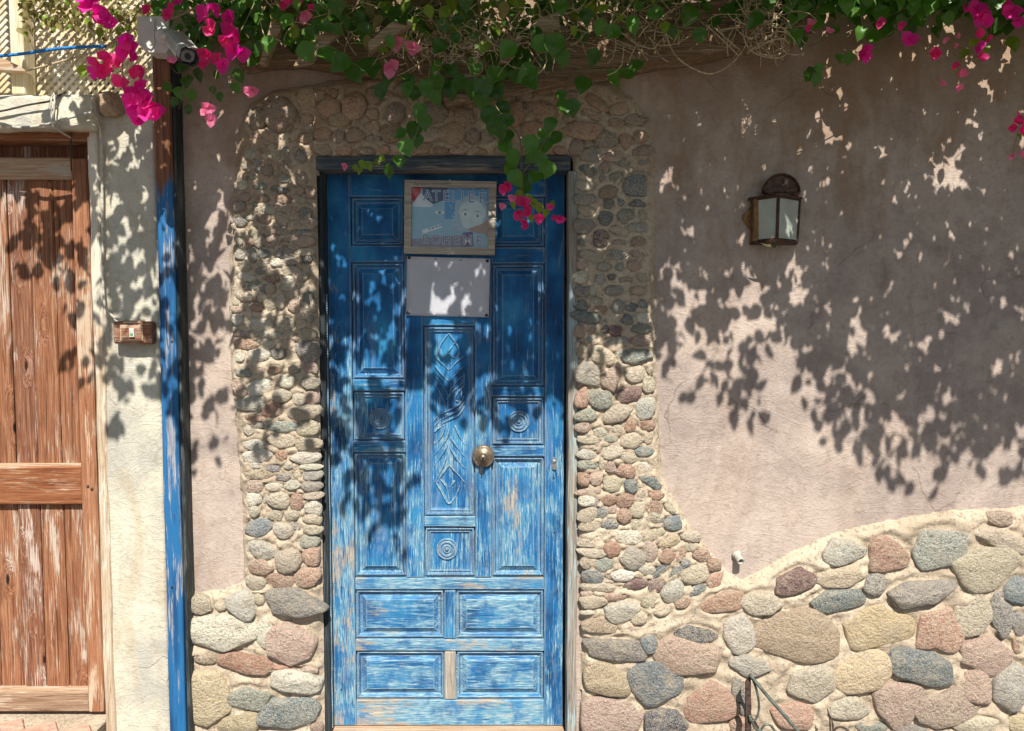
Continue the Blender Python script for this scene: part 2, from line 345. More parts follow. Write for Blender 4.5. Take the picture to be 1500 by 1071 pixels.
def rough_up(bm, amp, freq, cuts=0, seed=0):
    if cuts:
        bmesh.ops.subdivide_edges(bm, edges=[e for e in bm.edges if e.calc_length() > 0.03], cuts=cuts, use_grid_fill=True)
    for v in bm.verts:
        n = noise.noise_vector(v.co * freq + Vector((seed, seed, seed)))
        v.co += n * amp
    return bm
def tube(bm, pts, r, seg=7, taper=None, close=False):
    pts = [Vector(p) for p in pts]
    rings = []
    n = len(pts)
    for i, p in enumerate(pts):
        d = (pts[min(i + 1, n - 1)] - pts[max(i - 1, 0)])
        d = d.normalized() if d.length > 1e-9 else Vector((0, 0, 1))
        a = d.cross(Vector((0, 1, 0)));
        if a.length < 1e-3: a = d.cross(Vector((1, 0, 0)))
        a.normalize(); b = d.cross(a)
        rr = r if taper is None else r + (taper - r) * i / max(1, n - 1)
        rings.append([bm.verts.new(p + (a * math.cos(2 * math.pi * k / seg) + b * math.sin(2 * math.pi * k / seg)) * rr) for k in range(seg)])
    for i in range(n - 1):
        for k in range(seg):
            bm.faces.new((rings[i][k], rings[i][(k + 1) % seg], rings[i + 1][(k + 1) % seg], rings[i + 1][k]))
    bm.faces.new(rings[0][::-1]); bm.faces.new(rings[-1])
    return bm
def smooth_pts(pts, n=6):
    pts = [Vector(p) for p in pts]
    out = []
    q = [pts[0]] + pts + [pts[-1]]
    for i in range(1, len(q) - 2):
        for k in range(n):
            t = k / n
            out.append(0.5 * ((2 * q[i]) + (-q[i-1] + q[i+1]) * t + (2*q[i-1] - 5*q[i] + 4*q[i+1] - q[i+2]) * t*t + (-q[i-1] + 3*q[i] - 3*q[i+1] + q[i+2]) * t**3))
    out.append(pts[-1]); return out
def pxtube(pts, r, n=6, seg=7, taper=None):
    """pts = (px, py, y)"""
    return tube(bmesh.new(), smooth_pts([P(a, b, c) for a, b, c in pts], n), r, seg, taper)
def lathe_y(bm, c, prof, seg=32):
    """rings round an axis along -y; prof = (radius, height towards camera)"""
    rings = []
    for rad, h in prof:
        rings.append([bm.verts.new(Vector((c.x + rad * math.cos(2*math.pi*k/seg), c.y - h, c.z + rad * math.sin(2*math.pi*k/seg)))) for k in range(seg)])
    for i in range(len(rings) - 1):
        for k in range(seg):
            bm.faces.new((rings[i][k], rings[i][(k+1) % seg], rings[i+1][(k+1) % seg], rings[i+1][k]))
    bm.faces.new(rings[-1])
    return bm
def prism(pts2, y0, y1, bm=None):
    """outline of (x, z) pushed from y0 (front) to y1"""
    bm = bm or bmesh.new()
    f = [bm.verts.new((x, y0, z)) for x, z in pts2]; b = [bm.verts.new((x, y1, z)) for x, z in pts2]
    bm.faces.new(f); bm.faces.new(b[::-1])
    n = len(pts2)
    for i in range(n): bm.faces.new((f[i], b[i], b[(i+1) % n], f[(i+1) % n]))
    return bm
def pxprism(pts, y0, y1):
    return prism([(P(a, b, y0).x, P(a, b, y0).z) for a, b in pts], y0, y1)

# ------------------------------------------------------------------ ground
GZ = -0.16
bm = bmesh.new(); bmesh.ops.create_grid(bm, x_segments=2, y_segments=2, size=150); bmesh.ops.translate(bm, verts=bm.verts, vec=(0, 0, GZ))
obj('ground', bm, M['street'], kind='structure', origin=(0, 0, GZ))

# ------------------------------------------------------------------ plaster wall
XL = P(265, 600, 0).x; XR = 4.2; ZT = 3.25
DX0 = P(470, 640, 0).x; DX1 = P(838, 640, 0).x; DZT = P(650, 231, 0).z
wall = thing('house_wall', 'long pinkish tan plaster house wall around the blue door, under the vines', 'wall', (0, 0.15, GZ))
def wall_y(x, z):
    v = Vector((x * 0.9, 0, z * 0.9))
    return 0.010 * noise.noise(v * 1.7) + 0.005 * noise.noise(v * 5.3 + Vector((9, 9, 9))) + 0.0018 * noise.noise(v * 17)
def grid_part(name, x0, x1, z0, z1, cell, mat, parent, yf):
    nx = max(1, int((x1 - x0) / cell)); nz = max(1, int((z1 - z0) / cell))
    off = wpos(parent)
    vv = [(x0 + (x1 - x0) * i / nx, yf(x0 + (x1 - x0) * i / nx, z0 + (z1 - z0) * j / nz), z0 + (z1 - z0) * j / nz) for j in range(nz + 1) for i in range(nx + 1)]
    ff = [(j * (nx + 1) + i, j * (nx + 1) + i + 1, (j + 1) * (nx + 1) + i + 1, (j + 1) * (nx + 1) + i) for j in range(nz) for i in range(nx)]
    me = bpy.data.meshes.new(name); me.from_pydata([(a - off.x, b - off.y, c - off.z) for a, b, c in vv], [], ff)
    me.polygons.foreach_set('use_smooth', [True] * len(me.polygons))
    return link_mesh(name, me, mat, parent)
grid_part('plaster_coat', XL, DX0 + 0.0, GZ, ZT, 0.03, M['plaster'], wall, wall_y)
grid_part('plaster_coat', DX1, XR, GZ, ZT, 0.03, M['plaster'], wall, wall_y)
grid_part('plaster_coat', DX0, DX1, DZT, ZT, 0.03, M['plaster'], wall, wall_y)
bm = bmesh.new()
box(bm, XL, DX0, 0.03, 0.32, GZ, ZT, 0); box(bm, DX1, XR, 0.03, 0.32, GZ, ZT, 0); box(bm, DX0 + .001, DX1 - .001, 0.03, 0.32, DZT + 0.002, ZT - .001, 0)
box(bm, DX0 - 0.02, DX1 + 0.02, 0.20, 0.28, GZ, DZT, 0)  # backing panel added behind the door to keep its gaps dark
obj('wall_core_backing', bm, M['plaster'], wall)

# ------------------------------------------------------------------ stones and mortar
PAL = dict(c=(.56, .47, .34), w=(.70, .65, .53), p=(.48, .33, .26), r=(.46, .25, .165), g=(.29, .27, .25), b=(.17, .21, .22),
           d=(.09, .09, .10), t=(.40, .30, .20), s=(.40, .37, .32), v=(.28, .31, .26), m=(.22, .11, .11), y=(.56, .44, .26))
WIN = dict(L1=(330, 180, 6.694), L2=(330, 330, 5.356), L3=(320, 500, 3.825), L4=(260, 760, 3.442), R1=(820, 130, 5.1), R2=(820, 330, 5.1),
           R3=(820, 500, 3.823), R4=(820, 760, 3.445), R5=(1060, 740, 3.236), T1=(340, 120, 5.769), T2=(580, 120, 5.769))
S = {}
S['L1'] = """320,15,120,60,0,t 560,30,150,90,0,g 300,130,140,50,0,r 450,145,100,50,0,v 610,165,100,50,0,g 210,215,45,50,0,c 310,240,140,40,-8,c 390,190,35,50,0,c 455,250,110,100,0,c
245,310,110,90,0,w 360,270,60,40,0,c 395,320,90,60,0,c 500,330,90,80,-40,c 585,270,75,90,0,g 690,270,80,70,0,p 740,330,110,110,0,g 310,390,90,70,0,g 600,360,80,40,0,g 570,430,90,80,0,p
650,410,70,60,0,p 410,460,100,90,0,t 310,455,60,60,0,g 780,405,40,35,0,c 240,430,40,90,0,c 190,430,60,60,0,g 260,530,70,50,0,c 190,540,60,50,0,t 165,605,90,80,0,w 340,620,120,70,0,v
570,545,120,80,0,s 740,550,120,110,0,p 460,545,40,30,0,c 430,500,60,40,0,g 535,650,180,70,0,d 730,660,90,80,0,t 830,680,90,110,-30,p 180,730,100,70,0,p 365,740,120,80,0,r 560,745,150,80,0,r
740,755,110,65,0,c 655,710,50,40,0,c 130,820,110,100,0,p 235,830,60,60,0,c 310,850,80,50,-30,c 430,850,130,80,0,w 290,790,50,50,0,v 590,845,100,70,0,c 645,870,40,30,0,y 780,880,130,100,0,g
385,940,110,110,0,p 150,970,120,100,0,g 240,930,90,60,0,w 560,940,150,110,30,c 300,960,40,60,0,c 820,970,160,80,0,p 690,910,60,90,0,c 80,1010,50,60,0,c"""
S['L2'] = """215,50,80,80,0,c 300,45,80,60,0,t 430,45,130,70,0,p 650,10,90,40,0,c 110,120,70,80,0,c 590,48,130,42,0,b 450,90,50,30,0,w 180,150,70,60,0,r 265,120,90,110,0,c 350,130,90,90,0,p
460,130,70,60,0,r 600,125,160,85,0,p 110,220,80,100,0,w 205,230,80,110,0,g 300,220,100,60,0,b 460,215,150,90,0,g 620,210,140,60,0,c 630,270,80,60,0,d 285,295,80,65,0,c 395,295,100,60,0,w
510,280,100,60,0,g 150,330,90,60,0,c 265,360,70,50,0,g 510,350,140,70,0,c 630,350,70,60,0,c 155,410,150,60,10,w 365,420,110,70,0,r 490,435,75,70,0,w 600,400,90,70,0,c 95,480,80,60,0,c
205,470,110,80,0,v 270,490,80,80,0,g 350,500,80,80,0,c 490,490,110,50,0,w 160,560,150,80,5,c 80,600,60,60,0,c 240,635,110,70,0,r 345,610,110,90,-40,c 430,600,70,110,0,c 520,550,120,60,0,c
530,630,90,100,0,p 640,560,80,90,0,g 90,660,110,50,0,p 620,650,60,90,0,c 680,630,50,90,0,c 85,740,90,80,0,w 270,780,180,100,0,w 460,780,140,110,0,c 590,780,80,70,0,c 650,730,70,60,0,g
130,850,160,50,5,p 350,860,180,60,0,w 500,850,90,50,0,c 650,850,120,80,0,c 150,930,200,80,0,r 325,930,110,70,0,w 480,930,110,80,0,p 550,885,60,60,0,p 260,1010,160,100,0,w 410,1000,110,90,0,g
110,1040,80,70,0,w 640,990,180,150,0,g"""
S['L3'] = """140,180,90,50,0,v 235,175,50,45,0,p 310,165,70,45,0,r 420,155,70,45,0,c 515,150,75,60,0,p 380,225,90,75,0,w 508,240,100,65,0,c 115,270,80,90,-30,p 225,262,140,85,-15,w
345,310,110,75,0,c 445,330,70,60,0,c 515,320,90,75,0,p 175,355,175,75,-5,w 300,385,110,80,-15,r 475,400,185,75,0,c 215,435,120,35,5,r 345,480,180,60,0,v 225,475,50,35,0,g 165,500,55,60,0,w
505,490,120,90,0,c 355,560,155,70,0,c 200,585,135,60,0,w 500,580,130,65,0,c 215,645,165,65,0,w 350,640,60,60,30,r 475,655,150,65,0,w 205,700,75,35,0,w 300,712,75,40,0,g 390,700,55,45,0,w
510,708,130,35,0,w 225,750,145,45,0,t 358,767,85,42,0,g 437,750,42,40,0,c 525,755,110,50,0,s 200,815,100,65,0,p 308,817,100,48,0,w 410,812,90,55,0,w 520,815,115,60,0,s 195,890,75,70,0,w
260,880,25,60,15,w 335,895,120,90,0,c 438,905,80,90,0,r 527,870,110,50,0,c 530,940,95,75,0,w 200,960,60,60,0,w 315,980,80,60,0,c 410,975,90,60,0,c 525,1000,105,55,0,c 222,1042,138,92,-12,b"""
S['L4'] = """530,62,100,75,0,w 600,40,40,45,0,g 675,60,100,50,0,c 660,120,105,60,0,v 425,160,140,85,15,w 532,130,80,55,0,c 558,212,120,110,0,c 670,195,90,95,0,r 415,245,135,75,0,r
390,325,100,70,0,c 515,310,130,85,0,r 650,300,130,90,0,r 105,440,120,100,0,c 215,440,60,50,0,c 325,440,160,130,35,w 408,410,55,60,0,c 590,440,275,150,5,g 225,575,315,195,0,w 440,580,75,160,0,w
580,640,240,225,0,p 135,715,120,50,0,t 350,740,280,110,12,r 535,757,120,30,0,r 660,770,90,40,0,p 600,830,270,120,0,w 150,900,190,310,0,y 350,910,230,115,0,v 560,990,310,160,-5,b 320,1040,200,120,0,y 700,1060,60,60,0,p"""
S['R1'] = """70,215,100,70,0,t 280,100,190,70,35,t 440,150,140,80,-15,t 250,190,160,60,20,t 420,250,120,60,0,r 575,230,150,80,0,t 190,310,240,130,5,r 350,380,170,110,-10,v 495,385,90,100,0,r
600,360,100,90,0,p 135,430,105,95,0,p 230,495,140,100,0,s 405,505,140,75,0,p 615,465,160,70,-10,p 470,550,110,60,0,g 635,545,80,40,0,g 220,605,115,70,25,b 342,583,85,70,20,p 600,632,140,40,0,s
425,660,105,75,0,s 320,660,50,60,0,g 570,728,175,135,5,b 185,720,140,75,5,w 365,770,130,90,-15,p 190,820,160,80,0,g 460,845,50,50,0,b 585,855,120,50,0,b 365,860,80,70,0,g 205,910,115,70,0,c
345,960,100,100,0,b 500,950,110,90,-25,s 617,945,65,70,30,c 180,1020,145,105,0,s 25,320,60,60,0,t"""
S['R2'] = """450,35,125,65,15,c 580,15,140,70,0,s 175,122,55,55,0,v 308,100,115,110,0,m 445,125,110,40,0,p 585,125,110,75,0,r 240,230,185,75,12,c 430,215,130,70,0,s 578,215,115,55,20,p
170,295,80,60,0,p 330,310,100,60,0,s 455,310,60,60,0,v 557,300,100,75,-15,p 155,390,95,90,0,w 305,403,75,60,0,s 392,385,65,40,0,d 500,403,100,40,0,p 612,385,75,60,30,c 160,490,130,75,0,g
255,490,60,70,0,w 270,560,90,50,0,c 410,490,130,70,0,s 585,490,115,60,0,p 165,600,95,70,0,b 300,632,110,50,-5,r 432,610,100,90,0,s 540,615,80,60,0,b 625,590,70,60,0,b 205,690,190,85,12,b
395,715,110,40,0,g 505,705,85,75,0,b 625,695,90,85,15,w 610,775,140,70,0,v 145,790,80,80,0,p 240,788,45,50,0,p 340,780,50,60,0,d 415,785,100,80,0,m 230,850,80,40,0,v 430,872,180,75,-5,g
615,862,145,75,0,p 175,945,85,110,-15,t 120,920,40,80,0,c 320,980,170,120,30,c 562,975,285,105,0,v"""
S['R3'] = """145,190,140,125,0,s 285,215,100,130,15,p 425,185,110,90,-20,c 508,165,35,60,0,c 500,250,75,80,0,c 115,320,75,120,10,r 388,300,140,75,-5,m 235,325,130,110,0,v 483,378,110,110,0,w
150,418,125,75,0,v 322,410,155,90,-20,c 125,485,75,60,0,p 225,510,80,50,0,w 398,475,65,80,-10,r 325,492,65,45,0,c 490,470,90,60,0,r 140,555,115,45,0,c 290,548,80,40,0,v 402,560,115,85,0,c
498,545,55,65,40,c 225,580,50,40,0,p 130,638,110,55,0,w 297,625,125,70,-12,c 475,618,95,55,0,b 388,655,95,60,0,c 145,698,120,45,0,v 237,690,35,65,0,c 288,710,60,60,0,p 372,730,100,70,15,r
467,708,105,55,15,w 115,775,75,75,0,r 205,772,75,75,0,p 295,800,105,85,0,c 397,818,75,75,0,b 510,790,150,50,28,b 155,845,140,45,0,p 125,900,100,55,0,w 205,905,40,50,0,g 283,890,85,60,-15,r
367,895,100,75,0,r 465,862,65,75,0,c 545,862,75,60,0,r 535,935,95,75,0,r 440,950,80,85,0,c 625,945,80,40,35,c 297,945,50,45,0,p 230,963,75,60,0,b 120,970,110,75,-25,c 365,985,80,80,0,r
540,990,90,60,0,c 285,1030,85,60,0,b 447,1030,90,65,0,c 635,1025,110,80,-10,b 165,1040,120,65,0,c"""
S['R4'] = """350,95,125,65,8,w 222,97,75,45,0,c 470,85,110,55,-20,c 555,120,120,50,-25,y 130,128,90,40,0,c 665,95,110,50,0,c 150,175,145,45,0,c 265,150,80,80,0,r 458,165,75,100,0,p
540,190,75,60,-45,r 365,205,120,105,0,s 605,190,85,55,-30,r 720,190,90,60,0,r 665,150,60,40,0,c 130,225,60,60,0,c 225,228,85,65,-15,v 780,240,65,60,0,r 515,262,95,45,-35,b 590,272,100,50,-50,b
635,230,40,45,0,b 680,290,145,85,-15,c 440,260,90,50,0,w 320,290,120,55,0,w 170,290,105,75,0,b 250,280,40,60,0,c 780,315,85,60,-20,r 385,332,120,55,-12,m 485,340,80,70,0,m 570,370,125,90,-25,w
695,360,80,50,-30,b 200,350,180,45,0,c 140,385,60,36,0,p 280,395,110,45,0,r 170,425,130,60,0,c 315,465,180,110,-10,w 450,420,80,65,0,c 515,465,85,65,0,c 620,425,80,60,-40,r 145,475,70,30,0,w
405,505,80,70,0,c 195,545,170,80,0,t 320,545,60,40,0,c 290,665,310,120,3,g 450,635,80,90,0,b 685,590,210,90,5,d 655,700,310,180,20,p 245,825,215,165,0,y 495,830,250,230,0,b
770,930,250,210,0,r 255,1010,320,190,0,p 530,1030,230,150,0,d 830,420,190,95,-12,r 905,580,150,195,-15,w 900,870,60,120,-15,g"""
S['R5'] = """575,220,190,115,-10,w 775,240,190,170,0,r 1030,210,240,200,0,v 1310,70,120,60,0,p 1200,80,60,25,0,g 1330,170,270,110,18,c 1235,300,290,200,0,c 340,360,190,110,-20,m 570,340,220,100,-10,c
720,385,110,110,0,g 940,415,310,130,-4,g 540,450,240,100,-8,b 190,465,180,110,0,c 1400,410,130,120,0,b 360,620,390,230,0,t 725,585,310,205,0,y 1020,590,220,215,10,r 1180,520,180,210,0,c
1315,520,105,190,0,g 1405,560,80,110,0,g 1245,715,250,170,0,p 130,760,200,105,8,s 405,850,230,170,0,c 665,795,240,200,0,y 945,780,310,160,12,b 1205,860,130,200,-25,p 1370,870,160,240,0,s
605,970,190,100,0,c 830,950,230,200,0,p 1060,970,270,170,-20,p 330,1010,220,120,10,r 1200,1050,200,90,0,c 700,1060,150,60,0,v 880,1080,150,60,0,g 100,960,60,80,0,g 1410,1040,110,80,0,y 1405,660,50,90,0,r 100,1050,140,90,0,r
1500,180,120,120,0,p 1560,300,180,150,0,c 1600,480,200,170,0,t 1520,650,150,160,0,g 1640,680,140,150,0,r 1550,850,150,160,0,y 1700,860,150,170,0,p 1560,1030,220,140,0,c 1780,500,170,180,0,b 1760,280,180,140,0,s 1800,700,150,160,0,c 1760,1040,190,150,0,v"""
S['T1'] = """630,130,160,140,0,y 820,210,190,160,0,r 1030,200,180,180,0,r 1195,120,130,130,0,t 740,110,90,80,0,t 860,85,60,70,0,p 410,280,260,240,0,g 215,310,140,150,0,v 1185,270,100,90,0,t
1380,260,150,160,0,g 1310,110,110,70,0,r 900,320,180,100,0,y 620,310,100,80,0,c 640,375,90,60,0,c 1040,350,80,70,0,c 1185,370,120,90,0,t 1345,430,180,140,0,t 200,460,160,60,0,r 470,490,90,40,0,c
620,470,130,90,0,p 765,440,140,90,0,r 895,455,110,90,0,p 1035,450,150,100,0,p 1190,470,120,60,0,v 755,565,150,80,0,t 945,570,120,70,0,p 1120,575,160,55,0,g 1290,560,80,60,0,r"""
S['T2'] = """60,60,130,110,0,t 500,155,170,120,0,s 640,145,100,110,0,r 330,250,200,160,0,g 820,140,110,100,0,r 1090,110,120,100,0,g 580,300,180,140,0,p 790,290,120,80,0,p 1010,260,150,190,15,r
1120,200,90,60,0,g 1240,240,200,150,0,r 1460,310,100,80,0,t 250,440,300,120,0,s 480,430,190,150,0,t 655,455,110,110,0,g 770,450,110,100,0,g 900,440,130,90,0,t 1150,410,180,140,0,r 1410,410,90,70,0,t
380,575,110,60,0,p 530,570,145,65,0,p 700,575,110,50,0,r 890,570,110,65,0,s 1390,570,110,60,0,p 1370,60,100,60,0,p 1480,100,80,60,0,p 210,570,120,50,0,t 1130,560,140,60,0,r 1250,70,110,80,0,t
300,60,150,90,0,r 740,60,120,90,0,t 930,60,120,90,0,p"""
OUT = [(272, 1130), (276, 866), (330, 860), (358, 850), (356, 760), (346, 640), (337, 540), (334, 440), (337, 340), (346, 240), (348, 190), (365, 152), (400, 132),
       (466, 120), (560, 108), (700, 100), (840, 106), (890, 120), (930, 142), (952, 175), (960, 220), (960, 300), (962, 520), (967, 640), (972, 700), (1002, 755), (1032, 795),
       (1064, 835), (1086, 848), (1120, 830), (1160, 806), (1220, 780), (1300, 760), (1380, 747), (1500, 740), (1700, 738), (2100, 742), (2100, 1130), (851, 1130), (845, 700),
       (840, 300), (838, 232), (466, 232), (470, 500), (474, 870), (478, 1130)]
outw = np.array([(P(a, b).x, P(a, b).z) for a, b in OUT])
def sdf(pts, poly):
    n = len(poly); inside = np.zeros(len(pts), bool); dmin = np.full(len(pts), 1e9)
    for i in range(n):
        a = poly[i]; b = poly[(i + 1) % n]; ab = b - a
        t = np.clip(((pts - a) @ ab) / max(1e-12, ab @ ab), 0, 1)
        dmin = np.minimum(dmin, np.linalg.norm(pts - (a + t[:, None] * ab), axis=1))
        c = ((a[1] > pts[:, 1]) != (b[1] > pts[:, 1]))
        with np.errstate(divide='ignore', invalid='ignore'):
            xi = (b[0] - a[0]) * (pts[:, 1] - a[1]) / (b[1] - a[1]) + a[0]
        inside ^= c & (pts[:, 0] < xi)
    return np.where(inside, dmin, -dmin)
FL = [(840, 948), (860, 942), (970, 905), (1050, 872), (1086, 848), (1100, 800)]
def below_flare(px, py):
    for (a, b), (c, d) in zip(FL, FL[1:]):
        if a <= px <= c: return py > b + (d - b) * (px - a) / (c - a)
    return px > 1086
def piece_of(px, py):
    if px < 472 or (px < 660 and py > 240): return 'LB' if py > 862 else 'LP'
    if px < 838 and py < 300: return 'LI'
    return 'RB' if below_flare(px, py) else 'RP'
stones = []
for wn, txt in S.items():
    x0, y0, sc = WIN[wn]
    for tok in txt.split():
        a = tok.split(','); cx = x0 + float(a[0]) / sc; cy = y0 + float(a[1]) / sc; ww = float(a[2]) / sc; hh = float(a[3]) / sc
        if any(math.hypot(cx - s[0], cy - s[1]) < 0.33 * min(ww + hh, s[2] + s[3]) * 0.5 for s in stones): continue
        stones.append((cx, cy, ww, hh, float(a[4]), a[5]))
SW = []     # world stones: x, z, half a, half b, angle, colour, piece
for cx, cy, ww, hh, an, co in stones:
    el, er = 474 + (cy - 640) * 0.008 - ww / 2, 845 + (cy - 640) * 0.014 + ww / 2     # keep the stones out of the door opening
    if cy > 236:
        if cx < 600: cx = min(cx, el)
        elif cx < 900: cx = max(cx, er)
    p = P(cx, cy, -0.035); k = (DIST - 0.035) / F
    SW.append((p.x, p.z, ww * k / 2, hh * k / 2, R(-an), co, piece_of(cx, cy)))
TH_M = 0.028
CELL = 0.0075
def mortar_piece(key, parent, px0, px1, py0, py1):
    a = P(px0, (py0 + py1) / 2); b = P(px1, (py0 + py1) / 2); zt = P((px0 + px1) / 2, py0).z; zb = max(GZ, P((px0 + px1) / 2, py1).z)
    # snap to a common lattice so that neighbouring pieces share their edges
    i0 = math.floor(a.x / CELL); i1 = math.ceil(b.x / CELL); j0 = math.floor(zb / CELL); j1 = math.ceil(zt / CELL)
    xs = np.arange(i0, i1 + 1) * CELL; zs = np.arange(j0, j1 + 1) * CELL
    X, Z = np.meshgrid(xs, zs); pts = np.stack([X.ravel(), Z.ravel()], 1)
    d = sdf(pts, outw)
    t = np.clip((d + 0.004) / 0.04, 0, 1); h = TH_M * (t * t * (3 - 2 * t)) - 0.012 * (d < 0)
    for sx, sz, ha, hb, an, co, pc in SW:
        rx = max(ha, hb) * 1.8
        m = np.where((abs(pts[:, 0] - sx) < rx) & (abs(pts[:, 1] - sz) < rx))[0]
        if not len(m): continue
        dx = pts[m, 0] - sx; dz = pts[m, 1] - sz; c_, s_ = math.cos(an), math.sin(an)
        e = np.sqrt(((dx * c_ + dz * s_) / ha) ** 2 + ((-dx * s_ + dz * c_) / hb) ** 2)
        h[m] += np.where(d[m] > 0.006, 0.004 * np.exp(-((e - 1.55) / 0.25) ** 2) - 0.006 * np.exp(-((e - 1.12) / 0.2) ** 2), 0)
    nn = np.array([noise.noise(Vector((x * 22, 0, z * 22))) * 0.006 + noise.noise(Vector((x * 60, 3, z * 60))) * 0.0035 + noise.noise(Vector((x * 5, 7, z * 5))) * 0.006 for x, z in pts])
    y = -(h + nn * (d > -0.01)) + np.array([wall_y(x, z) for x, z in pts]) * 0.7
    nx, nz = len(xs), len(zs); d2 = d.reshape(nz, nx)
    off = wpos(parent); faces = []
    for j in range(nz - 1):
        for i in range(nx - 1):
            dm = d2[j:j + 2, i:i + 2]
            if dm.max() < -0.012: continue
            x = xs[i] + CELL / 2; z = zs[j] + CELL / 2; px, py = toPx(x, 0, z)
            if piece_of(px, py) != key: continue
            if 466 < px < 852 and py > 228 and dm.min() < 0.0: continue
            o_ = j * nx + i; faces.append((o_, o_ + 1, o_ + nx + 1, o_ + nx))
    used = sorted({v for f in faces for v in f}); rm = {v: i for i, v in enumerate(used)}
    me = bpy.data.meshes.new('mortar')
    me.from_pydata([(pts[v, 0] - off.x, y[v] - off.y, pts[v, 1] - off.z) for v in used], [], [tuple(rm[v] for v in f) for f in faces])
    me.polygons.foreach_set('use_smooth', [True] * len(me.polygons))
    return link_mesh('mortar', me, M['mortar'], parent)
def stone_mesh(seed, segs, rings, box_, irr, name='stone'):
    """unit stone in x,z (half axes 1) bulging to -y by 1"""
    rs = random.Random(seed); ph = [rs.uniform(0, 6.28) for _ in range(5)]; am = [irr * rs.uniform(0.3, 1) for _ in range(5)]
    ncut = rs.randint(4, 7); cuts = [(rs.uniform(0, 6.28), rs.uniform(0.74, 0.95)) for _ in range(ncut)]
    def rad(t):
        e = (abs(math.cos(t)) ** box_ + abs(math.sin(t)) ** box_) ** (-1 / box_)
        e *= 1 + am[0] * 0.10 * math.sin(2 * t + ph[0]) + am[1] * 0.10 * math.sin(3 * t + ph[1]) + am[2] * 0.05 * math.sin(5 * t + ph[2])
        for ca, cd in cuts:
            c = math.cos(t - ca)
            if c > 0.2: e = min(e, cd / c)
        return min(e, 1.15)
    vv = []; ff = []
    planes = [(rs.uniform(-.55, .55), rs.uniform(-.55, .55), rs.uniform(0.72, 1.0)) for _ in range(rs.randint(3, 6))]
    prof = []
    for i in range(rings):
        a = i / (rings - 0.5) * math.pi / 2
        prof.append((math.cos(a) ** 0.62, math.sin(a) ** 0.9))
    vv = []
    base = 1.02
    for s in range(segs): t = 2 * math.pi * s / segs; r = rad(t); vv.append((r * base * math.cos(t), 0.45, r * base * math.sin(t)))
    for (r0, h) in prof:
        for s in range(segs):
            t = 2 * math.pi * s / segs; r = rad(t) * r0
            x, z = r * math.cos(t), r * math.sin(t)
            n = noise.noise(Vector((x * 1.7 + seed, h, z * 1.7))) * 0.30 * irr + noise.noise(Vector((x * 5 + seed, h, z * 5))) * 0.12 * irr
            hh = min([h * (1 + n)] + [pd_ - px_ * x - pz_ * z for px_, pz_, pd_ in planes])
            hh = h * (1 + n) * 0.3 + hh * 0.7 + noise.noise(Vector((x * 9, seed, z * 9))) * 0.035 * irr
            vv.append((x, -hh + 0.02, z))
    nr = len(prof) + 1
    for i in range(nr - 1):
        for s in range(segs):
            a = i * segs + s; b = i * segs + (s + 1) % segs; ff.append((a, a + segs, b + segs, b))
    vv.append((0, -(min([1.0] + [p_[2] for p_ in planes]) * 0.7 + 0.3 * 1.0) + 0.02, 0)); c = len(vv) - 1; l = (nr - 1) * segs
    for s in range(segs): ff.append((l + s, c, l + (s + 1) % segs))
    me = bpy.data.meshes.new(name); me.from_pydata(vv, [], ff); me.polygons.foreach_set('use_smooth', [True] * len(me.polygons))
    me.materials.append(M['stone']); return me
SMALL = [stone_mesh(i, 14, 4, random.choice([2.0, 2.2, 2.6, 3.2]), random.uniform(0.6, 1.5)) for i in range(36)]
PIER = {}
PIER['LP'] = thing('pebble_pier', 'straight stone pier of small cream pebbles left of the blue door', 'stone pier', (P(410, 868).x, 0, P(410, 868).z), 'pebble piers either side of the blue door')
PIER['LB'] = thing('rubble_plinth', 'low base of large rounded rocks between the blue post and the door', 'stone base', (P(380, 1071).x, 0, GZ))
PIER['LI'] = thing('stone_lintel', 'band of brown and reddish stones set in mortar above the door lintel', 'stone lintel', (P(650, 230).x, 0, P(650, 230).z))
PIER['RP'] = thing('pebble_pier', 'flaring pebble pier right of the blue door, widening towards its foot', 'stone pier', (P(900, 940).x, 0, P(900, 940).z), 'pebble piers either side of the blue door')
PIER['RB'] = thing('rubble_wall', 'low wall of large mixed boulders in mortar under the wall lantern', 'stone wall', (P(1200, 1071).x, 0, GZ))
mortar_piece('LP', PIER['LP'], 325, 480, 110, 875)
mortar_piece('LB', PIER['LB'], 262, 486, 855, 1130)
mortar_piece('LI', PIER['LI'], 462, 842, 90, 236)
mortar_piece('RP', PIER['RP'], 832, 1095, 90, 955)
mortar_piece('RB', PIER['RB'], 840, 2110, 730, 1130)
for i, (sx, sz, ha, hb, an, co, pc) in enumerate(SW):
    par = PIER[pc]; big = max(ha, hb) > 0.06
    me = stone_mesh(1000 + i, 40, 9, random.choice([2.1, 2.5, 3.0]), random.uniform(0.8, 1.3)) if big else random.choice(SMALL)
    o = link_mesh('stone', me, None, par)
    dep = min(0.038, (0.58 * min(ha, hb) + 0.005)) * random.uniform(0.75, 1.3)
    yb = -TH_M + 0.004 + wall_y(sx, sz) * 0.7
    o.location = Vector((sx, yb, sz)) - wpos(par)
    fl = 1 if big else random.choice((-1, 1))
    o.rotation_euler = (0, -an + (random.uniform(-0.06, 0.06)), 0); gk = 1.19 if big else 1.27; o.scale = (ha * gk, dep, hb * gk)
    c = PAL[co]; j = random.uniform(0.78, 1.25)
    if pc == 'LI' or (pc != 'RB' and sz > P(900, 215).z): c = tuple(a * 0.6 + b * 0.6 for a, b in zip(c, (0.42, 0.21, 0.10)))  # topmost stones tinted orange-brown to stand in for warm bounced light
    o.color = (min(1, c[0] * j * random.uniform(.96, 1.05)), min(1, c[1] * j), min(1, c[2] * j * random.uniform(.94, 1.06)), 1)

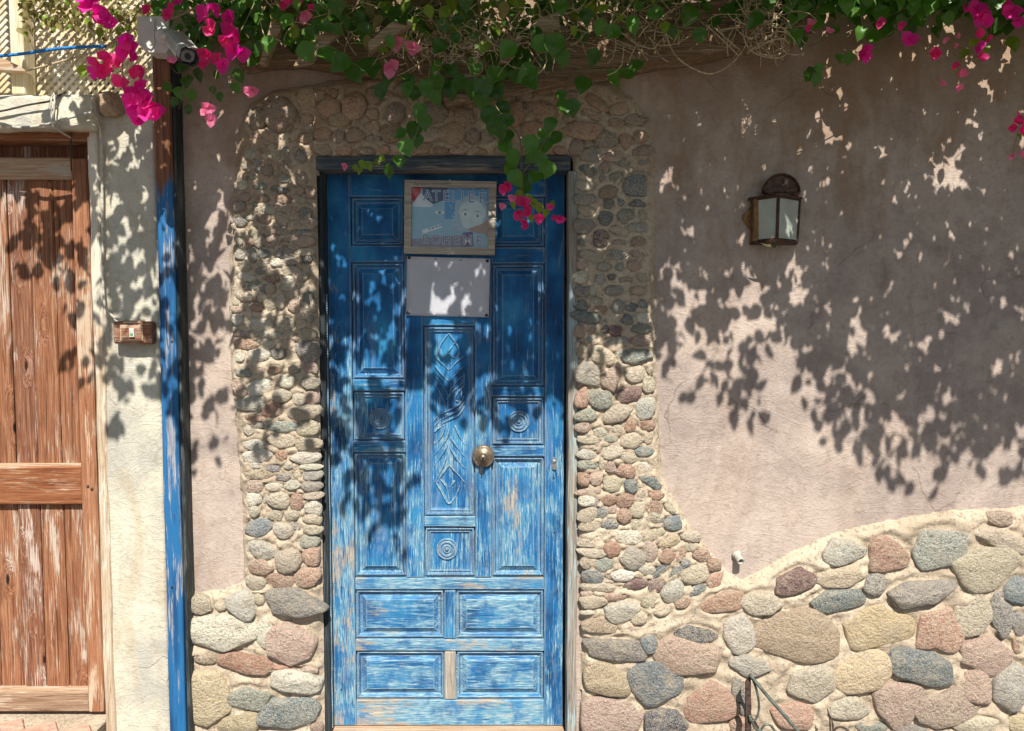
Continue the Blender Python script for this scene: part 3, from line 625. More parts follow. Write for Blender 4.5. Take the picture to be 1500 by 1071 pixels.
# ------------------------------------------------------------------ whitewashed pillar, beam, post, plank door
pil = rough_up(box(bmesh.new(), P(150, 600, -0.05).x, P(237, 600, -0.05).x, -0.05, 0.32, GZ, P(190, 136, -0.05).z, 0.008), 0.0, 1)
bmesh.ops.subdivide_edges(pil, edges=[e for e in pil.edges if e.calc_length() > 0.1], cuts=26, use_grid_fill=True)
for v in pil.verts: v.co += noise.noise_vector(v.co * 6) * 0.004
tag(obj('cement_pillar', pil, M['whitewash'], smooth=True), 'whitewashed cement pillar carrying the switch box beside the blue post', 'pillar')
bm = pxbox(-300, 138, 140, 190, -0.10, 0.30, 0.01, yref=-0.10)
bmesh.ops.subdivide_edges(bm, edges=[e for e in bm.edges if e.calc_length() > 0.03], cuts=18, use_grid_fill=True)
for v in bm.verts: v.co += noise.noise_vector(v.co * 9) * 0.010 + noise.noise_vector(v.co * 40) * 0.0045
beam = thing('cement_beam', 'rough whitewashed cement beam over the brown plank door', 'beam', (P(60, 190, -0.1).x, 0.05, P(60, 190, -0.1).z))
obj('cement_body', bm, M['whitewash'], beam, True)
bm = pxbox(138, 134, 168, 166, -0.115, -0.02, 0.012, 0.006, yref=-0.115)
bmesh.ops.subdivide_edges(bm, edges=bm.edges[:], cuts=4, use_grid_fill=True)
for v in bm.verts: v.co += noise.noise_vector(v.co * 30) * 0.008
obj('broken_end', bm, M['mortar'], beam, True)

post = thing('wooden_post', 'tall wooden post, bare brown at its top and painted blue below', 'post', (P(250, 600, -0.04).x, -0.04, GZ))
bm = box(bmesh.new(), P(236, 600, -0.08).x, P(260, 600, -0.08).x, -0.08, -0.002, GZ, P(240, 76, -0.08).z, 0.004)
bmesh.ops.subdivide_edges(bm, edges=[e for e in bm.edges if e.calc_length() > 0.3], cuts=30, use_grid_fill=True)
for v in bm.verts: v.co += noise.noise_vector(Vector((v.co.x * 4, v.co.y * 4, v.co.z * 2.2))) * 0.004
obj('post_timber', bm, M['post'], post)
bm = box(bmesh.new(), P(260, 600, -0.08).x + 0.001, P(274, 600, -0.03).x, -0.066, -0.002, GZ, P(240, 84, -0.03).z, 0.003)
obj('side_batten', bm, M['dark'], post)
b2 = bmesh.new()
for py in (152, 500, 860): lathe_y(b2, P(252, py, -0.081), [(0.004, 0), (0.004, 0.002), (0.001, 0.003)], 10)
obj('nail', b2, M['rust'], post)

pd = thing('plank_door', 'weathered red brown plank door with orange middle rail, at the left edge', 'door', (P(40, 1045, 0.05).x, 0.07, P(40, 1045, 0.05).z))
YD = 0.045
edges_px = [-300, -262, -228, -193, -158, -124, -89, -54, -20, 15, 48, 83, 112]      # at py 470
zt1, zb1 = P(60, 260, YD + .01).z, P(60, 682, YD + .01).z
zt2, zb2 = P(60, 738, YD + .01).z, P(60, 1012, YD + .01).z
for k in range(len(edges_px) - 1):
    x0 = P(edges_px[k], 470, YD + 0.01).x; x1 = P(edges_px[k + 1], 470, YD + 0.01).x
    for (a, b) in ((zt1, zb1), (zt2, zb2)):
        dy = random.uniform(-0.002, 0.003)
        bm = box(bmesh.new(), x0 + 0.0015, x1 - 0.0015, YD + 0.012 + dy, YD + 0.035, b, a, 0.004, 0.0008)
        obj('plank', bm, M['plank'] if (k % 3) else M['plank2'], pd)
def zrow(t, b, y, px=60): return P(px, b, y).z, P(px, t, y).z
xa = P(-300, 470, YD).x; xb = P(115, 470, YD).x
for (t, b, mk) in ((231, 259, 'tanh'), (683, 738, 'orange'), (1012, 1041, 'brownh')):
    z0, z1 = zrow(t, b, YD)
    obj('rail', box(bmesh.new(), xa, xb, YD - 0.012, YD + 0.03, z0, z1, 0.005, 0.001), M[mk], pd)
for (t, b) in ((258, 263), (679, 684), (1007, 1013)):
    z0, z1 = zrow(t, b, YD)
    obj('moulding', box(bmesh.new(), xa, xb, YD - 0.004, YD + 0.028, z0 + .0004, z1 - .0004, 0.002), M['tanh'], pd)
z0, z1 = zrow(192, 231, YD)
obj('top_board', box(bmesh.new(), xa, xb + 0.06, YD + 0.045, YD + 0.06, z0 - 0.01, z1 + 0.05, 0.001), M['plank2'], pd)
obj('stile', box(bmesh.new(), P(116, 520, YD).x, P(139, 520, YD).x, YD - 0.014, YD + 0.03, P(60, 1041, YD).z, P(60, 233, YD).z, 0.004, 0.001), M['orangev'], pd)
bm = bmesh.new()
for py in (712, 716): lathe_y(bm, P(129 + (py - 712) * 1.5, py, YD - 0.014), [(0.005, 0), (0.005, 0.004), (0.002, 0.006)], 10)
obj('bolt', bm, M['rust'], pd)
fr = thing('door_casing', 'pale weathered casing of the plank door, whitewashed along its upper half', 'door frame', (P(148, 1045, 0).x, 0.0, P(148, 1045, 0).z))
zt = P(140, 190, -0.03).z
bm = box(bmesh.new(), P(140, 600, -0.055).x, P(155, 600, -0.055).x, -0.056, 0.02, GZ, zt + 0.02, 0.004)
bmesh.ops.subdivide_edges(bm, edges=[e for e in bm.edges if e.calc_length() > 0.3], cuts=26, use_grid_fill=True)
for v in bm.verts: v.co += noise.noise_vector(Vector((v.co.x * 6, v.co.y * 6, v.co.z * 5))) * 0.005
obj('side_jamb', bm, M['tanv'], fr)
z0, z1 = zrow(188, 201, -0.06)
obj('head_board', box(bmesh.new(), xa, P(130, 195, -0.06).x, -0.06, 0.12, z0, z1, 0.004, 0.001), M['orange'], fr)
# side wall strip behind the beam
stepz = P(60, 1046, 0.03).z
st_ = thing('brick_step', 'paved step of terracotta bricks in front of the plank door', 'step', (P(20, 1060, 0).x - 0.3, -0.2, GZ))
obj('bed', box(bmesh.new(), P(-500, 1046, 0).x, P(152, 1050, -0.01).x, -0.42, 0.30, GZ, stepz - 0.012, 0.004), M['mortar'], st_)
bmk = box(bmesh.new(), -0.095, 0.095, -0.045, 0.045, -0.012, 0.0, 0.004); mek = bpy.data.meshes.new('brick'); bmk.to_mesh(mek); bmk.free(); mek.materials.append(M['brick'])
xr_ = P(152, 1050, -0.01).x - 0.07; xl_ = P(-300, 1046, 0).x
cnt = 0
for i in range(-14, 15):
    for j in range(-12, 13):
        a = R(35); lx = i * 0.2 + (j % 2) * 0.1; ly = j * 0.1
        x = xr_ - 0.3 + lx * math.cos(a) - ly * math.sin(a); y = -0.08 + lx * math.sin(a) + ly * math.cos(a)
        if xl_ < x < xr_ - 0.02 and -0.33 < y < 0.02:
            o = link_mesh('brick', mek, None, st_, Vector((x, y, stepz + random.uniform(-0.002, 0.001))) - wpos(st_)); o.rotation_euler = (0, 0, a)

# ------------------------------------------------------------------ blue door and its frame
YF = 0.085                                                   # face of stiles
dz0 = P(650, 1063, YF).z; dzt = P(650, 254, YF).z
df = thing('doorway_surround', 'weathered dark timber frame set in the stones around the blue door', 'door frame', (P(650, 1065, 0).x, 0.05, P(650, 1066, 0).z))
zl0, zl1 = P(650, 250, 0.0).z, P(650, 229, 0.0).z
bm = box(bmesh.new(), P(463, 240, -0.012).x, P(836, 240, -0.012).x, -0.016, 0.13, zl0, zl1, 0.004)
bmesh.ops.subdivide_edges(bm, edges=[e for e in bm.edges if e.calc_length() > 0.3], cuts=22, use_grid_fill=True)
for v in bm.verts: v.co += noise.noise_vector(Vector((v.co.x * 5, v.co.y * 5, v.co.z * 30))) * 0.003
obj('head_jamb', bm, M['lint'], df)
for (l, r, mk) in ((467, 475.5, 'dark'), (832, 846, 'greyw')):
    bm = box(bmesh.new(), P(l, 640, -0.012).x, P(r, 640, -0.012).x, -0.014 if l > 600 else 0.018, 0.14, GZ, zl0 - 0.001, 0.003)
    bmesh.ops.subdivide_edges(bm, edges=[e for e in bm.edges if e.calc_length() > 0.3], cuts=26, use_grid_fill=True)
    for v in bm.verts: v.co += noise.noise_vector(Vector((v.co.x * 4, v.co.y * 4, v.co.z * 6))) * 0.0035
    obj('side_jamb', bm, M[mk], df)
obj('threshold', box(bmesh.new(), P(479, 1067, 0).x, P(829, 1067, 0).x, -0.01, 0.14, GZ, dz0 - 0.003, 0.004, 0.001), M['tanh'], df)
# twisted rope moulding up the left jamb
tb = bmesh.new(); xa_ = P(479.5, 640, 0.045).x; z0r, z1r = dz0 + 0.01, P(650, 430, 0.06).z
for k in range(2):
    pts = []
    n = 360
    for i in range(n): 
        z = z0r + (z1r - z0r) * i / n; a = z * 330 + k * math.pi
        pts.append((xa_ + 0.0035 * math.cos(a), 0.050 + 0.0035 * math.sin(a), z))
    tube(tb, pts, 0.0045, 5)
obj('rope_moulding', tb, M['bvw'], df, True)

door = thing('door', 'old carved blue door with peeling paint, panels and round rosettes', 'door', (P(650, 1063, YF).x, YF, dz0))
def dpart(name, l, t, r, b, mk, y0=YF, th=0.045, bev=0.0025, jit=0.0012):
    return obj(name, pxbox(l, t, r, b, y0, y0 + th, bev, jit), M[mk], door)
# vertical members, real uprights read at py 640
def upright(l, r, t, b, mk, y0=YF, name='stile'):
    x0 = P(l, 640, YF).x; x1 = P(r, 640, YF).x
    bm = box(bmesh.new(), x0, x1, y0, YF + 0.045, P(650, b, YF).z, P(650, t, YF).z, 0.003, 0.0006)
    bmesh.ops.subdivide_edges(bm, edges=[e for e in bm.edges if e.calc_length() > 0.25], cuts=12, use_grid_fill=True)
    for v in bm.verts: v.co += noise.noise_vector(Vector((v.co.x * 9, v.co.y * 9, v.co.z * 3))) * 0.0012
    return obj(name, bm, M[mk], door)
upright(483.5, 517, 254, 1063, 'bl'); upright(798, 826, 254, 1063, 'bv')
XA = P(517, 640, YF).x; XB = P(798, 640, YF).x
def rail(t, b, mk, x0=None, x1=None, y0=YF + 0.001, name='rail'):
    bm = box(bmesh.new(), (XA if x0 is None else x0) + 0.0006, (XB if x1 is None else x1) - 0.0006, y0, YF + 0.044, P(650, b, YF).z, P(650, t, YF).z, 0.0028, 0.0006)
    bmesh.ops.subdivide_edges(bm, edges=[e for e in bm.edges if e.calc_length() > 0.09], cuts=5, use_grid_fill=True)
    for v in bm.verts: v.co += noise.noise_vector(Vector((v.co.x * 4, v.co.y * 9, v.co.z * 9))) * 0.001
    return obj(name, bm, M[mk], door)
def X_(px): return P(px, 640, YF).x
upright(594, 620.5, 289, 846, 'bv'); upright(696, 720, 289, 846, 'bvw')
rail(254, 288, 'bh'); rail(847, 864, 'bhw'); rail(937, 954, 'bhw'); rail(1026, 1063, 'foot')
upright(649.5, 666, 865, 936, 'bv', name='muntin'); 
bm = box(bmesh.new(), X_(649.5), X_(666), YF + .0005, YF + 0.045, P(650, 1025, YF).z, P(650, 955, YF).z, 0.003, 0.0006); obj('muntin', bm, M['mun'], door)
L0, L1, C0, C1, R0, R1 = X_(517), X_(594), X_(620.5), X_(696), X_(720), X_(798)
rail(360, 384, 'bh', L0, L1); rail(362, 386, 'bh', R0, R1)
rail(556, 573, 'bh', L0, L1); rail(646, 663, 'bh', L0, L1)
rail(567, 581, 'bh', R0, R1); rail(653, 669, 'bh', R0, R1)
rail(462, 477, 'bh', C0, C1); rail(757, 772, 'bh2', C0, C1); rail(360, 384, 'bh', C0, C1)
PROF = [(0.0, 0.020), (0.003, 0.020), (0.005, 0.010), (0.010, 0.008), (0.013, 0.013), (0.017, 0.022), (0.024, 0.023), (0.027, 0.019), (0.040, 0.011), (0.042, 0.008)]
def panel(x0, x1, t, b, mk, prof=PROF, name='panel', dz=0.0):
    z0 = P(650, b, YF).z + 0.0003; z1 = P(650, t, YF).z - 0.0003; x0 += 0.0003; x1 -= 0.0003
    bm = bmesh.new(); rings = []
    lim = min(x1 - x0, z1 - z0) / 2 - 0.004
    for ins, dy in prof:
        if ins > lim: break
        j = lambda: random.uniform(-0.0006, 0.0006)
        rings.append([bm.verts.new((x + j(), YF + dy, z + j())) for x, z in ((x0 + ins, z0 + ins), (x1 - ins, z0 + ins), (x1 - ins, z1 - ins), (x0 + ins, z1 - ins))])
    for a, c in zip(rings, rings[1:]):
        for k in range(4): bm.faces.new((a[k], a[(k + 1) % 4], c[(k + 1) % 4], c[k]))
    bm.faces.new(rings[-1])
    return obj(name, bm, M[mk], door)
panel(L0, L1, 288, 360, 'bh'); panel(C0, C1, 288, 360, 'bh'); panel(R0, R1, 288, 362, 'bh'); panel(C0, C1, 384, 462, 'bh')
panel(L0, L1, 384, 556, 'bpan'); panel(R0, R1, 386, 567, 'bpan')
panel(L0, L1, 663, 846, 'bpan'); panel(R0, R1, 669, 846, 'bvw')
ML, MR = X_(649.5), X_(666)
for (t, b) in ((864, 937), (954, 1026)):
    panel(L0, ML, t, b, 'bpanh'); panel(MR, R1, t, b, 'bpanh')
SQP = [(0.0, 0.020), (0.003, 0.020), (0.006, 0.009), (0.011, 0.008), (0.014, 0.018), (0.022, 0.014), (0.025, 0.022), (0.028, 0.021)]
def rosette(x0, x1, t, b, cx, cy, mk):
    pnl = panel(x0, x1, t, b, mk, SQP)
    c = P(cx, cy, YF + 0.0205); k = 0.0025
    bm = lathe_y(bmesh.new(), c, [(0.042, -0.004), (0.042, 0.002), (0.040, 0.006), (0.037, 0.006), (0.035, 0.002), (0.031, 0.002), (0.029, 0.007), (0.025, 0.007), (0.022, 0.001),
                                  (0.018, 0.001), (0.015, 0.006), (0.012, 0.006), (0.010, 0.002), (0.008, 0.003), (0.006, 0.010), (0.003, 0.012)], 36)
    o = obj('rosette', bm, M['bvw'], door, False)
rosette(L0, L1, 573, 646, 557, 613, 'bpan'); rosette(R0, R1, 581, 653, 760, 617, 'bpan'); rosette(C0, C1, 772, 846, 655, 804, 'bpan')
cp = panel(C0, C1, 477, 757, 'bpan', [(0.0, 0.020), (0.003, 0.020), (0.006, 0.008), (0.012, 0.007), (0.015, 0.016), (0.022, 0.013), (0.025, 0.019), (0.030, 0.021)], 'carved_panel')
def Z7(x, y): return (460 + x / 3.347, 460 + y / 3.347)
def ridge(bm, pts, w_, h_):
    n = len(pts); rows = []
    for i, p in enumerate(pts):
        d = (pts[min(i + 1, n - 1)] - pts[max(i - 1, 0)]); d.y = 0; d.normalize()
        s_ = Vector((-d.z, 0, d.x)); t = i / (n - 1); k = (math.sin(math.pi * min(1, t * 1.25 + 0.12)) ** 0.6 if t < 0.8 else math.sin(math.pi * (0.5 + (t - 0.3) * 0.68)) ** 0.6) if 0 < t < 1 else 0.25
        k = max(0.2, k.real if isinstance(k, complex) else k) * random.uniform(0.9, 1.1)
        rows.append([bm.verts.new(q) for q in (p - s_ * w_ * k + Vector((0, 0.002, 0)), p - s_ * w_ * 0.2 * k - Vector((0, h_ * k, 0)), p + s_ * w_ * 0.35 * k - Vector((0, h_ * k * 0.85, 0)), p + s_ * w_ * k + Vector((0, 0.002, 0)))])
    for a, b in zip(rows, rows[1:]):
        for k in range(3): bm.faces.new((a[k], a[k + 1], b[k + 1], b[k]))
carve = [[(660, 95), (700, 150), (712, 190), (690, 215), (655, 190)], [(660, 95), (620, 150), (612, 190), (632, 215), (655, 190)], [(655, 190), (672, 165), (690, 140)],
  [(590, 200), (625, 240), (660, 275)], [(735, 205), (700, 235), (662, 275)], [(590, 250), (630, 300), (662, 330)], [(735, 255), (700, 290), (664, 330)],
  [(590, 300), (630, 350), (655, 400), (655, 460)], [(735, 300), (700, 330), (666, 380)], [(590, 340), (620, 390), (640, 440), (642, 480)], [(735, 350), (705, 385), (690, 420), (715, 430)],
  [(735, 400), (715, 440), (665, 470), (610, 500), (585, 530)], [(738, 425), (715, 465), (665, 495), (615, 525), (587, 552)], [(738, 450), (715, 490), (670, 515), (620, 545), (587, 580)],
  [(640, 550), (625, 600), (590, 640)], [(690, 545), (715, 600), (738, 640)], [(662, 560), (645, 620), (590, 690)], [(665, 600), (700, 650), (738, 700)], [(655, 640), (620, 700), (588, 750)],
  [(665, 650), (700, 710), (738, 755)], [(650, 700), (620, 770), (588, 830)], [(662, 740), (700, 780), (738, 825)], [(600, 830), (625, 870), (662, 930), (700, 880), (715, 835)],
  [(620, 810), (650, 850), (662, 915)], [(690, 815), (670, 850)], [(590, 580), (610, 560), (640, 545)], [(662, 740), (625, 790), (600, 830)], [(650, 420), (680, 380), (730, 340)]]
bm = bmesh.new()
for ln in carve:
    pts = smooth_pts([P(*Z7(a, b), YF + 0.0195) for a, b in ln], 4)
    ridge(bm, pts, 0.0068, 0.0062)
obj('carved_leaf_relief', bm, M['bvw'], door, False)
# knob
kc = P(708, 668, YF - 0.006)
kn = obj('door_knob', lathe_y(bmesh.new(), kc, [(0.042, -0.007), (0.0425, 0.0), (0.041, 0.006), (0.036, 0.010), (0.030, 0.008), (0.027, 0.012), (0.021, 0.013), (0.013, 0.018), (0.009, 0.028),
        (0.011, 0.034), (0.0135, 0.040), (0.012, 0.046), (0.008, 0.049), (0.003, 0.050)], 40), M['brass'], door, True)
bm = bmesh.new()
for k in range(36):
    a = 2 * math.pi * k / 36; c = kc + Vector((0.039 * math.cos(a), -0.007, 0.039 * math.sin(a)))
    bmesh.ops.create_icosphere(bm, subdivisions=1, radius=0.003, matrix=Matrix.Translation(c))
obj('beaded_rim', bm, M['brass'], kn, True)
bm = bmesh.new(); box(bm, kc.x - .002, kc.x + .002, kc.y - 0.054, kc.y - 0.048, kc.z - .016, kc.z + .004, 0.0008)
obj('key_slot', bm, M['blackp'], kn)
# keyhole plate
bm = bmesh.new(); c = P(812, 679, YF - 0.003)
pp = [(c.x + 0.0085 * math.cos(a), c.z + (0.016 if math.sin(a) > 0 else -0.016) + 0.0085 * math.sin(a)) for a in [2 * math.pi * k / 20 for k in range(20)]]
kp = obj('keyhole_plate', prism(pp, YF - 0.006, YF + 0.002, bm), M['steel'], door)
lk = lathe_y(bmesh.new(), P(812, 676, YF - 0.006), [(0.0065, 0), (0.0065, 0.004), (0.004, 0.005)], 16); obj('lock_cylinder', lk, M['steel'], kp)
bm = bmesh.new()
for (px, py) in ((500, 860), (497, 480), (814, 520), (812, 700), (489, 700), (812, 780), (805, 990), (500, 1010)):
    lathe_y(bm, P(px, py, YF), [(0.0035, -0.001), (0.0035, 0.0015), (0.001, 0.002)], 8)
obj('nail', bm, M['rust'], door)

# ------------------------------------------------------------------ framed poster and notice
YP = YF - 0.006
fo = [(592.5, 263.4), (727.4, 266), (724.6, 373.5), (591.6, 371.2)]; fi = [(603, 273.5), (716, 276), (714.5, 363), (602, 361)]
pf = thing('framed_poster', 'painted poster under glass in a pale wooden frame, topmost on the blue door', 'poster', (P(659, 373, YP).x, YP, P(659, 373, YP).z))
for k in range(4):
    a, b = fo[k], fo[(k + 1) % 4]; c, d = fi[(k + 1) % 4], fi[k]
    obj('frame_board', rough_up(pxprism([a, b, c, d], YP - 0.024, YP), 0.0005, 60), M['framew'], pf)
def hang(pts, y): return pxprism(pts, y, y + 0.0016)
def pl(name, pts, c, lvl, par=None):
    return obj(name, pxprism(pts, YP - 0.008 - lvl * 0.0008, YP - 0.0005), flat(name + '_ink', tuple(min(0.85, q * 1.45 + 0.02) for q in c), 0.5), par or pf)
back = pl('print', [(602, 272.5), (717, 275), (715.5, 364), (601, 362)], (0.20, 0.36, 0.44), 0)
def z6(pts): return [(570 + x / 4.656, 250 + y / 4.656) for x, y in pts]
def tp(name, pts, c, lvl): return pl(name, z6(pts), c, lvl, back)
tp('blue_sky', [(380, 112), (684, 122), (682, 300), (520, 220), (430, 330), (380, 330)], (0.04, 0.22, 0.42), 1)
tp('dark_corner', [(225, 110), (400, 112), (400, 190), (300, 230), (235, 190)], (0.02, 0.03, 0.10), 1.5)
tp('red_flower', [(152, 108), (220, 110), (215, 150), (170, 215), (150, 190)], (0.38, 0.05, 0.07), 2)
tp('pale_cloth', [(160, 225), (215, 150), (250, 190), (300, 230), (290, 250), (160, 245)], (0.5, 0.52, 0.56), 2.2)
tp('portrait_hair', [(450, 225), (500, 180), (560, 162), (630, 180), (665, 240), (672, 330), (640, 420), (470, 415), (445, 330)], (0.26, 0.36, 0.42), 2)
face = [(478 + 8 * math.cos(0), 0)]
fpts = [(565 + 95 * math.cos(a) * (0.85 if math.sin(a) > 0 else 1.0), 305 + 105 * math.sin(a)) for a in [2 * math.pi * k / 28 for k in range(28)]]
tp('portrait_face', fpts, (0.42, 0.50, 0.50), 3)
for ex, ey, rr in ((520, 298, 26), (603, 310, 26)):
    tp('eye', [(ex + rr * math.cos(a), ey + 12 * math.sin(a)) for a in [2 * math.pi * k / 16 for k in range(16)]], (0.62, 0.66, 0.66), 3.6)
    tp('iris', [(ex + 10 * math.cos(a), ey + 10 * math.sin(a)) for a in [2 * math.pi * k / 14 for k in range(14)]], (0.06, 0.16, 0.22), 4.1)
    tp('eyebrow', [(ex - 32, ey - 26), (ex, ey - 36), (ex + 32, ey - 26), (ex, ey - 31)], (0.05, 0.08, 0.1), 3.7)
tp('nose_line', [(556, 305), (550, 350), (566, 356), (553, 350)], (0.16, 0.22, 0.26), 3.7)
ox, oy = 345, 285
tp('eye', [(ox + 35 * math.cos(a), oy + 12 * math.sin(a)) for a in [2 * math.pi * k / 16 for k in range(16)]], (0.55, 0.6, 0.64), 2.6)
tp('iris', [(ox + 10 * math.cos(a), oy + 9 * math.sin(a)) for a in [2 * math.pi * k / 14 for k in range(14)]], (0.03, 0.1, 0.2), 3.1)
tp('raised_arm', [(530, 400), (640, 360), (690, 330), (690, 480), (650, 430), (600, 425)], (0.30, 0.20, 0.15), 3.9)
tp('label_ribbon', [(225, 405), (355, 362), (362, 388), (232, 430)], (0.66, 0.68, 0.72), 2.4)
for q in range(4): tp('ribbon_mark', [(265 + q * 24, 395 - q * 8), (283 + q * 24, 389 - q * 8), (286 + q * 24, 402 - q * 8), (268 + q * 24, 408 - q * 8)], (0.16, 0.30, 0.42), 2.9)
tp('purple_band', [(500, 425), (570, 415), (575, 515), (500, 520)], (0.09, 0.05, 0.16), 4.2)
tp('grey_ground', [(152, 465), (500, 440), (500, 520), (152, 515)], (0.17, 0.17, 0.22), 1.2)
for sx, sy in ((480, 130), (570, 128), (640, 128), (430, 255), (440, 290), (432, 310), (440, 340), (660, 150), (420, 240)):
    tp('star', [(sx + 4 * math.cos(a), sy + 4 * math.sin(a)) for a in [2 * math.pi * k / 6 for k in range(6)]], (0.6, 0.7, 0.75), 2.1)
def text(name, s, px, py, hpx, c, y, parent, ang=0.0, wid=1.0, offset=0.0):
    cu = bpy.data.curves.new('t', 'FONT'); cu.body = s; cu.align_x = 'CENTER'; cu.align_y = 'CENTER'; cu.extrude = 0.0002; cu.offset = offset
    k = (DIST + y) / F; cu.size = hpx * k / 0.70
    to = bpy.data.objects.new('t', cu); COL.objects.link(to); bpy.context.view_layer.update()
    me = bpy.data.meshes.new_from_object(to.evaluated_get(bpy.context.evaluated_depsgraph_get())); bpy.data.objects.remove(to)
    p = P(px, py, y); mt = Matrix.Translation(p - wpos(parent)) @ Matrix.Rotation(R(-ang), 4, 'Y') @ Matrix.Rotation(R(90), 4, 'X') @ Matrix.Diagonal((wid, 1, 1, 1))
    me.transform(mt); me.materials.clear(); return link_mesh(name, me, c, parent)
wt = flat('white_ink', (0.80, 0.85, 0.88)); bt = flat('blue_ink', (0.06, 0.20, 0.36)); pt = flat('purple_ink', (0.12, 0.07, 0.2)); bk = flat('brown_ink', (0.07, 0.05, 0.04))
def letters(s, pts, h, y, fill):
    for ch, (x, yy) in zip(s, pts):
        px, py = z6([(x, yy)])[0]
        text('letter', ch, px, py, h, wt, y, back, 1, 0.95, 0.0011); text('letter', ch, px, py, h, fill, y - 0.0008, back, 1, 0.95, -0.0006)
letters('ATELIER', [(262, 172), (322, 175), (390, 178), (448, 180), (500, 182), (560, 186), (640, 190)], 15.5, YP - 0.0128, bt)
letters('BOHEME', [(250, 470), (320, 472), (392, 474), (460, 476), (535, 478), (612, 482)], 14, YP - 0.0128, pt)
letters('B', [(455, 392)], 9, YP - 0.0128, bt)
text('lettering', 'For more information', 633, 269.3, 3.4, bk, YP - 0.0248, pf, 1, 1.2)
gm = bpy.data.materials.new('poster_glass'); t_, b_ = nodes(gm)
t_.nodes.remove(b_); tr = t_.nodes.new('ShaderNodeBsdfTransparent'); gl = t_.nodes.new('ShaderNodeBsdfGlossy'); gl.inputs['Roughness'].default_value = 0.02
ms = t_.nodes.new('ShaderNodeMixShader'); lw = t_.nodes.new('ShaderNodeFresnel'); lw.inputs['IOR'].default_value = 1.35
t_.links.new(lw.outputs[0], ms.inputs[0]); t_.links.new(tr.outputs[0], ms.inputs[1]); t_.links.new(gl.outputs[0], ms.inputs[2]); t_.links.new(ms.outputs[0], t_.nodes['Material Output'].inputs[0])
obj('glass', pxprism([(602.6, 273), (716.4, 275.6), (715, 363.4), (601.6, 361.4)], YP - 0.0165, YP - 0.0145), gm, pf)
bm = bmesh.new()
for (px, py) in ((659, 264), (592, 318), (726, 321), (657, 372.5)): lathe_y(bm, P(px, py, YP - 0.024), [(0.003, 0), (0.003, 0.002), (0.001, 0.003)], 8)
obj('nail', bm, M['steel'], pf)
nq = [(596, 375.7), (718, 379), (716, 465), (595, 462)]
ns = thing('notice_sheet', 'white laminated sheet screwed on under the framed poster', 'notice', (P(656, 463, YP).x, YP, P(656, 463, YP).z))
bm = bmesh.new(); N = 14
cr = [P(a, b, YP - 0.004) for a, b in nq]
gv = [[None] * (N + 1) for _ in range(N + 1)]
for i in range(N + 1):
    for j in range(N + 1):
        u, v = i / N, j / N
        p = (cr[0] * (1 - u) + cr[1] * u) * (1 - v) + (cr[3] * (1 - u) + cr[2] * u) * v
        p.y += 0.002 * noise.noise(p * 14) - 0.003 * math.sin(math.pi * u) * math.sin(math.pi * v)
        gv[i][j] = bm.verts.new(p)
for i in range(N):
    for j in range(N): bm.faces.new((gv[i][j], gv[i][j+1], gv[i+1][j+1], gv[i+1][j]))
r = bmesh.ops.solidify(bm, geom=bm.faces[:], thickness=0.0012)
obj('sheet', bm, M['paper'], ns, True)
for (px, py) in ((599.5, 377.8), (713.8, 382.5), (598, 458.5), (712.5, 462)):
    obj('screw', lathe_y(bmesh.new(), P(px, py, YP - 0.004), [(0.0058, -0.002), (0.0058, 0.0015), (0.0035, 0.003), (0.001, 0.0031)], 16), M['blackp'], ns, True)
bm = bmesh.new()
for (px, py) in ((638, 379.5), (675, 381), (638, 462.5), (673, 463)): lathe_y(bm, P(px, py, YP - 0.004), [(0.0025, -0.002), (0.0025, 0.0015), (0.001, 0.002)], 8)
obj('tack', bm, M['blackp'], ns)

# ------------------------------------------------------------------ wall lantern
lp = thing('wall_lantern', 'brown metal wall lantern with two reflection-white panes on the plaster wall', 'lantern', (P(1138, 360, 0).x, -0.01, P(1138, 360, 0).z))
Yb, Yf = -0.03, -0.115
zt_, zb_ = P(1138, 289, -0.08).z, P(1138, 352, -0.08).z
xl, xr2 = P(1103, 320, -0.04).x, P(1172, 320, -0.04).x; xc = P(1139.5, 320, Yf).x
def lant_bar(a, b, r=0.0055): return tube(bmesh.new(), [a, b], r, 4)
def crn(x, y, z, k=1.0): return Vector((xc + (x - xc) * k, y, z))
tk = 0.94
top = [crn(xl, Yb, zt_), crn(xc, Yf, zt_), crn(xr2, Yb, zt_)]; bot = [crn(xl, Yb, zb_, tk), crn(xc, Yf + 0.006, zb_), crn(xr2, Yb, zb_, tk)]
for a, b in zip(top, bot): obj('corner_bar', tube(bmesh.new(), [a, b], 0.0062, 4), M['copper'], lp)
for tri, zz, ex, nm in ((top, zt_, 0.010, 'top_plate'), (bot, zb_, 0.004, 'bottom_plate')):
    bm = bmesh.new(); h = 0.007 if nm == 'top_plate' else -0.010
    outl = [(tri[0].x - ex, -0.002), (tri[0].x - ex, Yb - 0.004), (xc - 0.012, tri[1].y - ex), (xc + 0.012, tri[1].y - ex), (tri[2].x + ex, Yb - 0.004), (tri[2].x + ex, -0.002)]
    a = [bm.verts.new((x, y, zz)) for x, y in outl]; b = [bm.verts.new((x, y, zz + h)) for x, y in outl]
    bm.faces.new(a); bm.faces.new(b[::-1])
    for i in range(6): bm.faces.new((a[i], b[i], b[(i+1) % 6], a[(i+1) % 6]))
    obj(nm, bm, M['copper'], lp)
